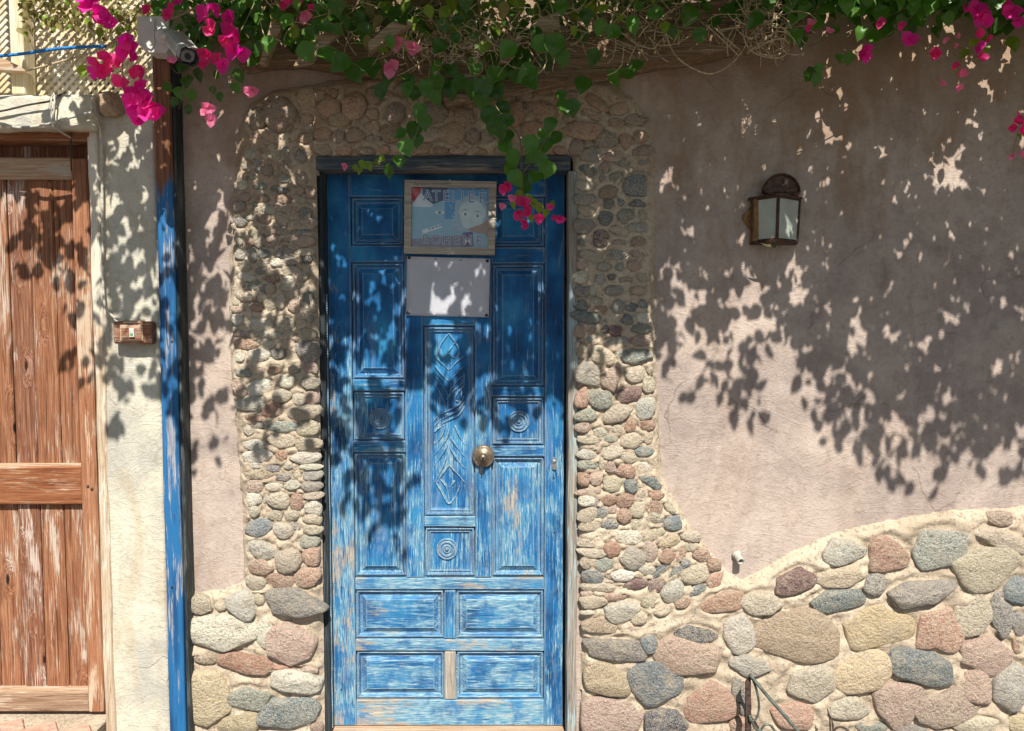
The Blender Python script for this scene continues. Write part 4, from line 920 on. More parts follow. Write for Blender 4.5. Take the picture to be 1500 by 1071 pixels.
for k in (0, 1):
    a, b, c, d = top[k], top[k + 1], bot[k + 1], bot[k]; nrm = (b - a).cross(d - a).normalized() * 0.003
    for nm, q0, q1 in (('upper_rim', a, b), ('lower_rim', d, c)): obj(nm, tube(bmesh.new(), [q0, q1], 0.0062, 4), M['copper'], lp)
    bm = bmesh.new(); f = [bm.verts.new(v) for v in (a, b, c, d)]; bm.faces.new(f); bmesh.ops.solidify(bm, geom=bm.faces[:], thickness=0.003)
    obj('pane', bm, M['pane_reflection'], lp)
obj('side_plate', box(bmesh.new(), P(1102, 320, -0.03).x, P(1110, 320, -0.03).x, -0.05, -0.002, zb_, zt_, 0.002), M['amber'], lp)
hx = [(1121, 283), (1088, 316), (1106, 347), (1128, 349), (1140, 320)]
obj('back_plate', pxprism([(1108, 293), (1090, 314), (1088, 319), (1104, 343), (1125, 345), (1125, 293)], -0.016, -0.002), M['amber'], lp)
cc = P(1143, 283, -0.02); rr = 0.064
pp = [(cc.x + rr * math.cos(a), cc.z + rr * 1.0 * math.sin(a)) for a in [math.pi * k / 20 for k in range(21)]]
obj('crest', prism(pp, -0.03, -0.006), M['copper'], lp)
obj('crest_lip', tube(bmesh.new(), [(cc.x + (rr+.001) * math.cos(a), -0.034, cc.z + (rr+.001) * math.sin(a)) for a in [math.pi * k / 20 for k in range(21)]], 0.004, 6), M['copper'], lp, True)
obj('roof_block', box(bmesh.new(), cc.x - 0.055, cc.x + 0.055, -0.07, -0.004, zt_ + 0.0075, zt_ + 0.022, 0.006), M['copper'], lp)
obj('hook', pxtube([(1149, 262, -0.036), (1151, 265, -0.042), (1150, 269, -0.04), (1146, 272, -0.034)], 0.0016, 4, 6), M['steel'], lp, True)
obj('bulb_holder', tube(bmesh.new(), [(xc, -0.06, zb_ + 0.002), (xc, -0.06, zb_ + 0.03)], 0.012, 12), M['steel'], lp)
lf = bmesh.new(); a, b, c, d = P(1116, 357, -0.09), P(1139, 358, -0.10), P(1136, 363, -0.10), P(1120, 361, -0.09)
tag(obj('dry_leaf', pxprism([(1114, 356), (1122, 358), (1140, 357), (1136, 363), (1122, 361)], -0.098, -0.094), M['dry']), 'dry curled leaf caught under the wall lantern', 'leaf')

# small white pipe stub
ps = thing('pipe_stub', 'short white pipe end poking out where the rubble wall meets the pier', 'pipe', (P(1081, 822, 0).x, 0, P(1081, 822, 0).z))
p0 = P(1079, 812, -0.005); d = Vector((0.1, -1, -0.35)).normalized()
bm = bmesh.new(); n = 16; rings = []
for r_, tt in ((0.0135, 0), (0.0135, 0.045), (0.0095, 0.045), (0.0095, 0.015)):
    a = d.cross(Vector((0, 0, 1))).normalized(); b = d.cross(a)
    rings.append([bm.verts.new(p0 + d * tt + (a * math.cos(2*math.pi*k/n) + b * math.sin(2*math.pi*k/n)) * r_) for k in range(n)])
for i in range(3):
    for k in range(n): bm.faces.new((rings[i][k], rings[i][(k+1) % n], rings[i+1][(k+1) % n], rings[i+1][k]))
bm.faces.new(rings[3]); obj('pipe_end', bm, M['cable'], ps, True)
obj('collar', tube(bmesh.new(), [p0 + d * 0.0, p0 + d * 0.01], 0.018, 16), M['cable'], ps, True)

# ------------------------------------------------------------------ switch box and its cable
sw = thing('switch_box', 'brown wooden switch box with a white rocker on the whitewashed pillar', 'light switch', (P(195, 506, -0.05).x, -0.055, P(195, 506, -0.05).z))
obj('box_body', pxbox(165, 471, 221, 504, -0.095, -0.05, 0.006, 0.001), M['switchb'], sw)
obj('cover_plate', pxbox(175, 476, 209, 500, -0.102, -0.094, 0.003), M['tanh'], sw)
obj('inner_plate', pxbox(177.5, 480, 207, 498, -0.1045, -0.1015, 0.001), M['switchb'], sw)
rk = obj('rocker', pxbox(189, 481, 196, 494, -0.112, -0.104, 0.0012), M['whitep'], sw)
obj('indicator', pxbox(190.5, 488.5, 194.5, 492, -0.1135, -0.1118, 0.0004), flat('green_mark', (0.10, 0.32, 0.12)), rk)
obj('lid_strip', pxbox(180, 469.5, 205, 473.5, -0.098, -0.06, 0.001), M['tanh'], sw)
Yc = -0.066
tag(obj('cable', pxtube([(138, 141, -0.13), (135, 153, -0.13), (136, 165, -0.125), (144, 180, -0.08), (149, 215, Yc), (150, 300, Yc), (151, 400, Yc), (152.5, 440, Yc), (158, 456, Yc), (168, 465, Yc - .01), (180, 471, Yc - 0.01)], 0.0048, 6, 8), M['cable'], None, True),
    'pale cable running down the pillar edge into the switch box', 'cable', 'cables on the cement beam and pillar')
tag(obj('cable', pxtube([(-60, 172, -0.12), (0, 181, -0.12), (28, 187, -0.125), (70, 182, -0.125), (100, 173, -0.125), (134, 165, -0.12)], 0.005, 6, 8), M['cable'], None, True), 'thick pale cable sagging along the lower edge of the cement beam', 'cable', 'cables on the cement beam and pillar')
tag(obj('cable', pxtube([(-60, 170, -0.118), (0, 163, -0.118), (40, 154, -0.118), (74, 148, -0.12), (84, 141, -0.11), (96, 135, -0.05)], 0.0035, 6, 8), M['dcable'], None, True), 'thin grey wire slanting up across the cement beam', 'cable', 'cables on the cement beam and pillar')
bm = bmesh.new()
tube(bm, smooth_pts([P(a, b, c) for a, b, c in [(82, 136, -0.11), (76, 142, -0.122), (75, 160, -0.126), (77, 178, -0.128), (84, 190, -0.11), (100, 200, -0.07)]], 6), 0.003, 7)
tube(bm, smooth_pts([P(a, b, c) for a, b, c in [(79, 136, -0.11), (80, 145, -0.122), (79, 165, -0.127), (81, 180, -0.127), (88, 192, -0.10), (104, 202, -0.068)]], 6), 0.003, 7)
tag(obj('cable_loop', bm, M['cable'], None, True), 'doubled wire tied around the cement beam above the plank door', 'cable')
tag(obj('wire', pxtube([(104, 195, -0.068), (104, 235, -0.02), (105, 250, 0.02)], 0.0025, 5, 6), M['dcable'], None, True), 'dark wire hanging below the beam over the plank door', 'wire')
tag(obj('blue_rope', pxtube([(-60, 86, -0.2), (0, 82, -0.18), (40, 78, -0.17), (80, 72, -0.16), (120, 69, -0.15), (155, 68, -0.14)], 0.0055, 6, 8), M['rope'], None, True), 'bright blue rope stretched in front of the lattice', 'rope')
tag(obj('thin_twig', pxtube([(38, 104, -0.1), (90, 90, -0.12), (140, 75, -0.14), (175, 56, -0.12), (200, 42, -0.12), (240, 32, -0.14), (270, 20, -0.14), (300, 4, -0.14), (330, -10, -0.1)], 0.0035, 6, 6), M['twig'], None, True), 'long thin brown twig crossing in front of the lattice and camera', 'twig')

# ------------------------------------------------------------------ security camera
sc0 = thing('security_camera', 'white bullet security camera with junction box on the post top', 'security camera', (P(238, 76, -0.1).x, -0.09, P(238, 76, -0.1).z))
jb = obj('junction_box', rough_up(pxprism([(201, 24), (247, 24), (248, 70), (243, 78), (216, 76), (201, 64)], -0.16, -0.09), 0, 1), M['whitep'], sc0)
bmesh_j = pxprism([(203.5, 27), (226, 27), (226, 66), (221, 72), (204, 63)], -0.166, -0.158); obj('box_lid', bmesh_j, M['whitep'], jb)
obj('mount_disc', lathe_y(bmesh.new(), P(241, 52, -0.16), [(0.03, 0), (0.03, 0.008), (0.024, 0.014), (0.018, 0.014), (0.016, 0.024), (0.010, 0.03)], 24), M['whitep'], sc0, True)
def frame_of(a, b):
    f = (b - a).normalized(); s = f.cross(Vector((0, 0, 1))).normalized(); u = s.cross(f); return f, s, u
ca, cb = P(254, 57, -0.21), P(273, 80, -0.29)
f, s, u = frame_of(ca, cb)
def rr_loop(bm, c, f, s, u, hw, hh, ch):
    q = [(-hw, -hh + ch), (-hw, hh - ch), (-hw + ch, hh), (hw - ch, hh), (hw, hh - ch), (hw, -hh + ch), (hw - ch, -hh), (-hw + ch, -hh)]
    return [bm.verts.new(c + s * a + u * b) for a, b in q]
def loft(loops, bm, cap0=True, cap1=True):
    for a, b in zip(loops, loops[1:]):
        for k in range(len(a)): bm.faces.new((a[k], a[(k+1) % len(a)], b[(k+1) % len(a)], b[k]))
    if cap0: bm.faces.new(loops[0])
    if cap1: bm.faces.new(loops[-1][::-1])
    return bm
bm = bmesh.new(); ln = (cb - ca).length
loft([rr_loop(bm, ca + f * t, f, s, u, w_, w_ * 0.92, 0.014) for t, w_ in ((0, 0.018), (0.012, 0.025), (0.03, 0.029), (ln, 0.031))], bm)
obj('camera_body', bm, M['whitep'], sc0)
bm = bmesh.new(); loft([rr_loop(bm, cb + f * t, f, s, u, w_, w_ * 0.9, 0.012) for t, w_ in ((0.0005, 0.0300), (0.024, 0.0308), (0.024, 0.0255), (0.008, 0.022))], bm)
obj('front_ring', bm, M['blackp'], sc0)
bm = bmesh.new(); loft([rr_loop(bm, cb + f * t, f, s, u, 0.022, 0.019, 0.005) for t in (0.009, 0.012)], bm); obj('face_plate', bm, M['greyp'], sc0)
bm = bmesh.new(); q = cb + f * 0.013; tube(bm, [q, q + f * 0.006], 0.010, 16); obj('lens', bm, M['blackp'], sc0)
bm = bmesh.new()
lo = []
for t in (0.02, ln + 0.034):
    lo.append([bm.verts.new(ca + f * t + s * a + u * b) for a, b in ((-0.033, -0.004), (-0.033, 0.026), (-0.022, 0.0345), (0.022, 0.0345), (0.033, 0.026), (0.033, -0.004))])
for k in range(5): bm.faces.new((lo[0][k], lo[0][k+1], lo[1][k+1], lo[1][k]))
bmesh.ops.solidify(bm, geom=bm.faces[:], thickness=0.002); obj('sun_hood', bm, M['whitep'], sc0)
bm = tube(bmesh.new(), smooth_pts([P(241, 52, -0.18), P(243, 53, -0.195), ca], 4), 0.011, 12); obj('bracket_arm', bm, M['whitep'], sc0, True)

# ------------------------------------------------------------------ lattice, terrace behind
YLt = 0.18
lat = thing('lattice_screen', 'wide pale diagonal lattice screen standing on the beam, behind the magenta flowers', 'lattice', (P(90, 140, YLt).x, YLt, P(90, 140, YLt).z), 'lattice screens above the plank door')
A = P(38, 139, YLt); B = P(300, 139, YLt); zt = P(100, -60, YLt).z
def slats(x0, x1, z0, z1, parent, sp=0.0335, wd=0.0112):
    for dirn in (1, -1):
        k0 = int((x0 - (z1 - z0)) / sp) - 2; k1 = int((x1 + (z1 - z0)) / sp) + 2
        for k in range(k0, k1):
            c = k * sp + random.uniform(-0.001, 0.001)          # line: x = c + dirn*(z-z0)
            ts = []
            lo_, hi_ = 0.0, z1 - z0
            if dirn == 1: lo_ = max(lo_, x0 - c); hi_ = min(hi_, x1 - c)
            else: lo_ = max(lo_, c - x1); hi_ = min(hi_, c - x0)
            if hi_ - lo_ < 0.02: continue
            a = Vector((c + dirn * lo_, 0, z0 + lo_)); b = Vector((c + dirn * hi_, 0, z0 + hi_))
            yy = YLt + (0.0 if dirn == 1 else 0.0065)
            d = (b - a).normalized(); n_ = Vector((-d.z, 0, d.x)) * wd / 2
            bm = prism([((a + n_).x, (a + n_).z), ((a - n_).x, (a - n_).z), ((b - n_).x, (b - n_).z), ((b + n_).x, (b + n_).z)], yy, yy + 0.006)
            obj('slat', bm, M['latt'], parent)
slats(A.x, B.x, A.z - 0.01, zt, lat)
obj('frame_rail', box(bmesh.new(), P(-260, 139, YLt).x, B.x, YLt - 0.008, YLt + 0.02, A.z - 0.03, A.z - 0.006, 0.002), M['latt'], lat)
lat2 = thing('lattice_screen', 'narrow lattice screen left of the yellowish post, at the picture edge', 'lattice', (P(0, 140, YLt).x, YLt, P(0, 140, YLt).z), 'lattice screens above the plank door')
slats(P(-90, 139, YLt).x, P(14, 139, YLt).x, A.z - 0.01, zt, lat2, 0.026, 0.011)
lpst = thing('lattice_post', 'sunlit yellowish wooden post with a side arm between the lattice screens', 'post', (P(26, 139, 0.12).x, 0.12, P(26, 139, 0.12).z))
obj('post_timber', box(bmesh.new(), P(17, 139, 0.1).x, P(37, 139, 0.1).x, 0.10, 0.17, A.z - 0.02, zt, 0.003, 0.001), M['latt'], lpst)
obj('side_arm', pxprism([(-80, 80), (0, 84), (30, 97), (36, 104), (0, 102), (-80, 100)], 0.06, 0.10), M['tanh'], lpst)
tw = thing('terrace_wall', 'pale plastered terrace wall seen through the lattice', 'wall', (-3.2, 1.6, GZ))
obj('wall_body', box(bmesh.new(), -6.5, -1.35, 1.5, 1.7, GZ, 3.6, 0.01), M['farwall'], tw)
bm = bmesh.new()
for i in range(7):
    x = -4.2 + i * 0.38
    box(bm, x, x + 0.17, 1.49, 1.502, 2.2 + 0.15 * (i % 3), 2.75 + 0.13 * (i % 2), 0)
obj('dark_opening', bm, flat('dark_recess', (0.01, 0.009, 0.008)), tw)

# ------------------------------------------------------------------ wrought iron stand at the wall foot
ir = thing('iron_stand', 'dark green wrought iron scroll stand at the foot of the boulder wall', 'iron stand', (P(1100, 1071, -0.12).x, -0.16, GZ))
obj('upright_bar', pxprism([(1093, 1000), (1100, 988), (1101, 1120), (1092, 1120)], -0.13, -0.118), M['rust'], ir)
y_ = -0.14
obj('diagonal_bar', pxtube([(1099, 989, y_), (1128, 1024, y_ - .03), (1170, 1072, y_ - 0.06), (1205, 1112, y_ - 0.09)], 0.0062, 4, 6), M['iron'], ir, True)
obj('scroll', pxtube([(1101, 992, y_), (1108, 1010, y_), (1112, 1035, y_), (1108, 1052, y_), (1100, 1056, y_), (1098, 1048, y_)], 0.0042, 5, 6), M['iron'], ir, True)
obj('scroll', pxtube([(1100, 1052, y_), (1106, 1066, y_), (1114, 1070, y_), (1120, 1062, y_), (1130, 1064, y_), (1140, 1082, y_), (1142, 1110, y_)], 0.0045, 5, 6), M['iron'], ir, True)
ir2 = thing('iron_spike', 'thin rusty iron spikes and leaf scroll below the yellow boulder', 'iron ornament', (P(1220, 1071, -0.12).x, -0.12, GZ))
obj('spike', pxtube([(1212, 1038, -0.11), (1216, 1060, -0.12), (1217, 1110, -0.13)], 0.0015, 4, 6, 0.005), M['rust'], ir2, True)
obj('spike', pxtube([(1214, 1045, -0.11), (1220, 1062, -0.12), (1221, 1110, -0.13)], 0.0015, 4, 6, 0.005), M['rust'], ir2, True)
obj('scroll', pxtube([(1221, 1072, -0.13), (1226, 1066, -0.13), (1236, 1066, -0.13), (1248, 1078, -0.13), (1252, 1100, -0.13)], 0.004, 5, 6), M['rust'], ir2, True)

# ------------------------------------------------------------------ pergola timbers
pg = thing('pergola', 'rough brown pergola timbers hidden among the vines over the door', 'pergola', (P(900, 100, -0.1).x, -0.1, P(900, 100, -0.1).z))
def timber(name, pts, y0, y1, mk, amp=0.006):
    bm = pxprism(pts, y0, y1)
    bmesh.ops.triangulate(bm, faces=bm.faces[:])
    bmesh.ops.subdivide_edges(bm, edges=[e for e in bm.edges if e.calc_length() > 0.1], cuts=5, use_grid_fill=True)
    for v in bm.verts: v.co += noise.noise_vector(v.co * 8) * amp + noise.noise_vector(v.co * 30) * amp * 0.35
    return obj(name, bm, M[mk], pg)
timber('wall_beam', [(650, 148), (760, 129), (930, 96), (1100, 66), (1190, 48), (1190, -20), (900, 20), (650, 80)], -0.13, 0.02, 'beamw')
timber('wall_beam', [(350, 96), (430, 88), (560, 108), (700, 118), (700, -30), (350, -40)], -0.10, 0.02, 'beamw')
timber('broken_board', [(538, 62), (588, 22), (604, 34), (560, 62), (540, 76)], -0.27, -0.24, 'boardw', 0.005)
timber('broken_board', [(398, 22), (410, 22), (412, 42), (388, 92), (380, 92), (394, 45)], -0.2, -0.17, 'boardw', 0.005)
timber('broken_board', [(482, 30), (498, 48), (470, 72), (455, 92), (430, 96), (444, 70)], -0.22, -0.20, 'boardw', 0.005)
timber('broken_board', [(740, 88), (760, 46), (764, 60), (748, 80), (730, 90)], -0.22, -0.19, 'boardw', 0.005)
timber('broken_board', [(780, 30), (818, 16), (820, 40), (792, 52), (780, 48)], -0.20, -0.18, 'boardw', 0.005)
timber('broken_board', [(690, 72), (750, 50), (750, 58), (690, 80)], -0.20, -0.18, 'boardw', 0.005)
for x in (-0.25, 0.55, 1.3, 2.1):
    obj('rafter', box(bmesh.new(), x, x + 0.07, -1.25, 0.02, 2.86, 2.95, 0.005), M['beamw'], pg)

# ------------------------------------------------------------------ leaves and flowers
LV = np.array([(0, 0, 0), (0, .35, .0), (0, .7, -.02), (0, 1.0, -.12), (-.27, .18, .06), (-.37, .45, .09), (-.22, .76, .02), (.27, .18, .06), (.37, .45, .09), (.22, .76, .02)], float)
LF = [(0, 1, 4), (1, 5, 4), (1, 2, 5), (2, 6, 5), (2, 3, 6), (0, 7, 1), (1, 7, 8), (1, 8, 2), (2, 8, 9), (2, 9, 3)]
def leaf_mesh(name, mat, bend, fold, wid=1.0, seed=0):
    vv = []; ff = []
    rows = [(0, 0.0), (.06, .13), (.16, .30), (.3, .40), (.45, .42), (.6, .36), (.74, .26), (.87, .12), (1.0, 0.0)]
    rs = random.Random(seed)
    for (t, w_) in rows:
        z = -bend * t * t + 0.03 * math.sin(9 * t + seed)
        w_ *= wid
        e = fold * w_ + rs.uniform(-.015, .015)
        for sx in (-1, -0.5, 0, 0.5, 1): vv.append((sx * w_, t, z + abs(sx) * e))
    for i in range(len(rows) - 1):
        for k in range(4): a = i * 5 + k; ff.append((a, a + 1, a + 6, a + 5))
    me = bpy.data.meshes.new(name); me.from_pydata(vv, [], ff); me.polygons.foreach_set('use_smooth', [True] * len(me.polygons)); me.materials.append(M[mat]); return me
LEAVES = [leaf_mesh('leaf', 'leaf', b, f, w_, i) for i, (b, f, w_) in enumerate(((.15, .25, 1.0), (.3, .15, .9), (.05, .35, 1.1), (.4, .3, 1.0)))]
YOUNG = [leaf_mesh('leaf', 'leafy', b, f, w_, i + 9) for i, (b, f, w_) in enumerate(((.15, .25, .9), (.3, .3, .8)))]
DRY = leaf_mesh('leaf', 'dry', .4, .3, .75, 77)
def bract_mesh(mat, seed):
    rs = random.Random(seed); vv = []; ff = []
    for q in range(3):
        a = q * 2.094 + rs.uniform(-.3, .3); op = rs.uniform(0.35, 0.95)
        rows = [(0, .03), (.15, .28), (.35, .44), (.6, .42), (.82, .22), (1.0, 0.0)]
        b0 = len(vv)
        for (t, w_) in rows:
            for sx in (-1, -.5, 0, .5, 1):
                x = sx * w_; r_ = t * math.sin(op * (0.6 + 0.6 * t)); h = t * math.cos(op * (0.6 + 0.6 * t)) + abs(sx) * w_ * 0.25 + rs.uniform(-.02, .02)
                vv.append((r_ * math.cos(a) - x * math.sin(a), r_ * math.sin(a) + x * math.cos(a), h - 0.3))
        for i in range(5):
            for k in range(4): c = b0 + i * 5 + k; ff.append((c, c + 1, c + 6, c + 5))
    me = bpy.data.meshes.new('flower'); me.from_pydata(vv, [], ff); me.polygons.foreach_set('use_smooth', [True] * len(me.polygons)); me.materials.append(M[mat]); return me
BR = {m: [bract_mesh(m, 40 + i) for i in range(5)] for m in ('mag', 'red', 'pink')}
def basis(tip, nrm):
    y = Vector(tip).normalized(); z = Vector(nrm); z = (z - y * z.dot(y)); z = z.normalized() if z.length > 1e-4 else y.orthogonal().normalized()
    x = y.cross(z); return Matrix((x, y, z)).transposed()
def put(mesh, name, parent, p, tip, nrm, size):
    o = bpy.data.objects.new(name, mesh); COL.objects.link(o); o.parent = parent
    m = Matrix.Translation(Vector(p) - wpos(parent)) @ basis(tip, nrm).to_4x4() @ Matrix.Scale(size, 4); o.matrix_local = m; return o
PXM = 2.65 / F      # metres per pixel near the vines
def hang_leaf(par, px, py, y, size, tipdir=None, mesh=None):
    """px,py = leaf centre; size = length in px"""
    s = size * PXM
    if tipdir is None: a = random.gauss(-90, 32)
    else: a = tipdir + random.uniform(-10, 10)
    tip = Vector((math.cos(R(a)), random.uniform(-0.45, 0.25), math.sin(R(a)))).normalized()
    nrm = Vector((random.uniform(-.45, .45), -1, random.uniform(-0.1, 0.75)))
    p = P(px, py, y) - tip * s * 0.5
    put(mesh or random.choice(LEAVES), 'leaf', par, p, tip, nrm, s)
def flower(par, px, py, size, kind, y=-0.25):
    d = Vector((random.uniform(-.7, .7), -1, random.uniform(-.8, .5))).normalized()
    put(random.choice(BR[kind]), 'flower', par, P(px, py, y), d.orthogonal(), d, size * PXM * 1.1)
V1 = thing('bougainvillea', 'bougainvillea with magenta flower clusters around the security camera, upper left', 'bougainvillea', (P(300, 60, -0.2).x, -0.2, P(300, 60, -0.2).z), 'bougainvilleas along the top of the wall')
V2 = thing('bougainvillea', 'green bougainvillea strands hanging in front of the door and its stone lintel', 'bougainvillea', (P(700, 60, -0.2).x, -0.2, P(700, 60, -0.2).z), 'bougainvilleas along the top of the wall')
V3 = thing('bougainvillea', 'bougainvillea with scattered pink flowers along the wall top, upper right', 'bougainvillea', (P(1350, 30, -0.2).x, -0.2, P(1350, 30, -0.2).z), 'bougainvilleas along the top of the wall')
cnts = {V1: 0, V2: 0, V3: 0}
def hl(par, *a, **k):
    if cnts[par] < 298: cnts[par] += 1; hang_leaf(par, *a, **k)
# the strands over the door
big = [(497, 92, 32), (520, 104, 34), (545, 100, 36), (478, 84, 28), (566, 112, 32), (560, 132, 26), (600, 118, 26), (622, 128, 28), (640, 118, 30), (655, 132, 30), (640, 146, 24), (672, 122, 32), (690, 128, 30),
  (706, 128, 34), (728, 112, 32), (728, 132, 34), (734, 92, 38), (762, 92, 32), (752, 106, 32), (770, 104, 34), (776, 118, 28), (800, 92, 28), (822, 84, 30), (852, 126, 30), (812, 68, 34), (795, 64, 32), (868, 86, 26),
  (902, 112, 32), (917, 104, 30), (932, 98, 26), (824, 138, 20), (826, 156, 28), (840, 160, 26), (760, 78, 30), (744, 72, 30), (716, 78, 26), (694, 96, 28), (664, 100, 26), (640, 96, 26), (610, 140, 24), (596, 132, 24),
  (615, 165, 26), (622, 178, 26), (605, 190, 28), (598, 215, 28), (588, 198, 22), (612, 205, 22), (583, 236, 20), (568, 250, 22), (708, 150, 32), (716, 168, 34), (724, 182, 30), (734, 158, 28), (742, 176, 26), (730, 196, 26),
  (744, 196, 22), (742, 216, 26), (752, 232, 30), (750, 252, 28), (757, 262, 28), (776, 212, 28), (784, 224, 30), (796, 214, 26), (790, 236, 24), (800, 198, 26), (812, 206, 24), (806, 184, 24), (782, 262, 26), (770, 278, 24),
  (764, 268, 26), (798, 246, 28), (585, 22, 34), (598, 20, 30), (628, 16, 26), (622, 44, 26), (560, 14, 24), (470, 22, 30), (462, 46, 28), (495, 12, 26), (530, 24, 32), (535, 48, 28), (420, 30, 26), (425, 58, 30), (450, 78, 30),
  (382, 68, 26), (640, 66, 26), (930, 32, 26), (900, 50, 24), (1010, 18, 34), (1070, 22, 38), (1048, 36, 26), (1086, 12, 30), (1022, 50, 22), (985, 44, 20), (960, 20, 22), (910, 50, 22)]
for px, py, s in big: hl(V2, px + random.uniform(-3, 3), py + random.uniform(-3, 3), -0.14 - 0.16 * random.random(), s * 1.05)
for (px, py, s) in [(540, 243, 17), (530, 240, 14), (527, 250, 13), (552, 238, 14), (560, 232, 12), (520, 246, 12), (760, 286, 20), (772, 292, 20), (782, 298, 17), (790, 305, 18), (800, 312, 16), (778, 320, 14), (808, 300, 15), (752, 300, 14)]:
    hl(V2, px, py, -0.18, s, mesh=random.choice(YOUNG))
for _ in range(150):
    px = random.uniform(360, 1010); py = random.uniform(-15, 62 if px > 840 else 80) - 0.035 * max(0, px - 700)
    m = random.choice(YOUNG + [DRY]) if random.random() < 0.5 else None
    hl(V2, px, py, random.uniform(-0.30, -0.10), random.uniform(15, 27), mesh=m)
def strand(par, pts, r=0.0022, name='branch', mat='stem'):
    return obj(name, pxtube(pts, r, 5, 6, r * 0.6), M[mat], par, True)
strand(V2, [(660, -20, -.25), (640, 50, -.22), (628, 110, -.2), (618, 165, -.2), (606, 205, -.19), (590, 225, -.19), (560, 236, -.18), (508, 244, -.18)])
strand(V2, [(700, -20, -.25), (705, 60, -.2), (722, 145, -.2), (745, 180, -.2), (762, 205, -.19), (764, 262, -.18), (770, 290, -.18), (800, 308, -.18)], 0.0028)
strand(V2, [(764, 255, -.18), (785, 228, -.2), (806, 190, -.2), (826, 150, -.2), (835, 110, -.2)])
strand(V2, [(740, 40, -.2), (790, 70, -.2), (850, 100, -.2), (925, 100, -.2)])
strand(V2, [(450, 20, -.2), (500, 80, -.2), (560, 110, -.2), (640, 118, -.2)])
for (x, y, s, k) in [(580, 62, 15, 'pink'), (605, 70, 15, 'pink'), (572, 98, 18, 'pink'), (415, 3, 12, 'red'), (432, 4, 12, 'red'), (445, 22, 14, 'pink'), (457, 12, 9, 'red'), (497, 4, 12, 'pink'),
    (736, 276, 12, 'red'), (745, 272, 11, 'red'), (766, 298, 16, 'red'), (758, 312, 13, 'red'), (775, 312, 14, 'red'), (770, 327, 12, 'red'), (790, 318, 12, 'red'), (820, 322, 11, 'red'), (735, 302, 8, 'pink'), (806, 304, 8, 'red'), (506, 243, 8, 'pink'), (750, 290, 9, 'pink'), (810, 318, 6, 'red')]:
    flower(V2, x, y, s, k, -0.20 if y > 200 else -0.24)
# left plant
for (x, y, s, k) in [(130, 6, 22, 'mag'), (120, -5, 16, 'mag'), (150, 32, 22, 'mag'), (146, 18, 16, 'mag'), (158, 28, 16, 'mag'), (184, 60, 18, 'mag'), (190, 72, 20, 'mag'), (180, 76, 16, 'mag'), (140, 92, 15, 'red'), (158, 84, 18, 'red'), (150, 104, 16, 'red'),
    (172, 94, 18, 'red'), (138, 106, 13, 'mag'), (198, 84, 12, 'mag'), (176, 122, 16, 'red'), (195, 104, 12, 'red'), (206, 102, 14, 'red'), (200, 138, 20, 'mag'), (215, 148, 22, 'mag'), (196, 156, 20, 'mag'), (226, 160, 18, 'mag'), (212, 168, 18, 'mag'), (190, 146, 15, 'mag'), (230, 166, 14, 'mag'), (204, 124, 14, 'mag'),
    (200, 178, 12, 'mag'), (215, 14, 10, 'red'), (245, 20, 12, 'red'), (252, 12, 10, 'red'), (262, 2, 12, 'mag'), (300, 20, 18, 'mag'), (310, 34, 12, 'red'), (306, 46, 12, 'red'), (335, 24, 16, 'mag'), (345, 58, 22, 'mag'), (338, 46, 18, 'mag'), (355, 76, 16, 'mag'), (340, 74, 16, 'mag'), (326, 94, 15, 'mag'), (318, 86, 12, 'red'), (303, 80, 18, 'red'), (296, 90, 12, 'red'),
    (252, 90, 10, 'pink'), (305, 158, 13, 'pink'), (310, 174, 13, 'pink'), (300, 166, 9, 'pink'), (367, 134, 14, 'pink'), (318, 12, 14, 'mag'), (328, 60, 12, 'red')]:
    flower(V1, x, y, s, k, -0.30 + random.uniform(-.04, .04))
for (px, py, s) in [(275, 120, 24), (268, 100, 22), (280, 140, 22), (262, 135, 20), (290, 110, 22), (285, 85, 22), (265, 75, 20), (370, 90, 22), (322, 142, 16), (312, 132, 13), (350, 110, 22), (345, 128, 18), (255, 150, 18), (246, 128, 18), (276, 160, 16), (385, 45, 26), (375, 20, 26), (395, 72, 22), (365, 70, 22), (320, 110, 20), (330, 40, 20), (285, 50, 22), (290, 30, 20)]:
    hl(V1, px, py, -0.17, s)
for _ in range(110):
    px = random.uniform(225, 380); py = random.uniform(-15, 78)
    hl(V1, px, py, random.uniform(-0.20, -0.02) if px > 262 or py < 20 else 0.06, random.uniform(13, 24))
for _ in range(140):
    px = random.uniform(28, 230); py = random.gauss(16, 18) + (0.16 * (px - 100) if px > 100 else 0)
    hl(V1, px, py, random.uniform(-0.1, 0.08), random.uniform(8, 15), mesh=random.choice([DRY, DRY, YOUNG[0]]))
hl(V1, 122, 104, -0.2, 22, 250, mesh=YOUNG[0]); hl(V1, 146, 48, -0.25, 16, mesh=YOUNG[1]); hl(V1, 170, 72, -0.25, 14, mesh=YOUNG[1])
strand(V1, [(350, -20, -.2), (300, 30, -.2), (280, 80, -.18), (270, 130, -.16), (262, 160, -.15)])
strand(V1, [(250, -20, -.2), (200, 20, -.22), (185, 60, -.26), (180, 110, -.28), (205, 150, -.28)])
strand(V1, [(380, -10, -.2), (350, 50, -.24), (322, 92, -.26), (306, 160, -.26)])
strand(V1, [(250, 98, -.13), (262, 108, -.14), (270, 96, -.14), (283, 92, -.14)], 0.0012); strand(V1, [(238, 138, -.13), (255, 132, -.15), (268, 142, -.15)], 0.0012)
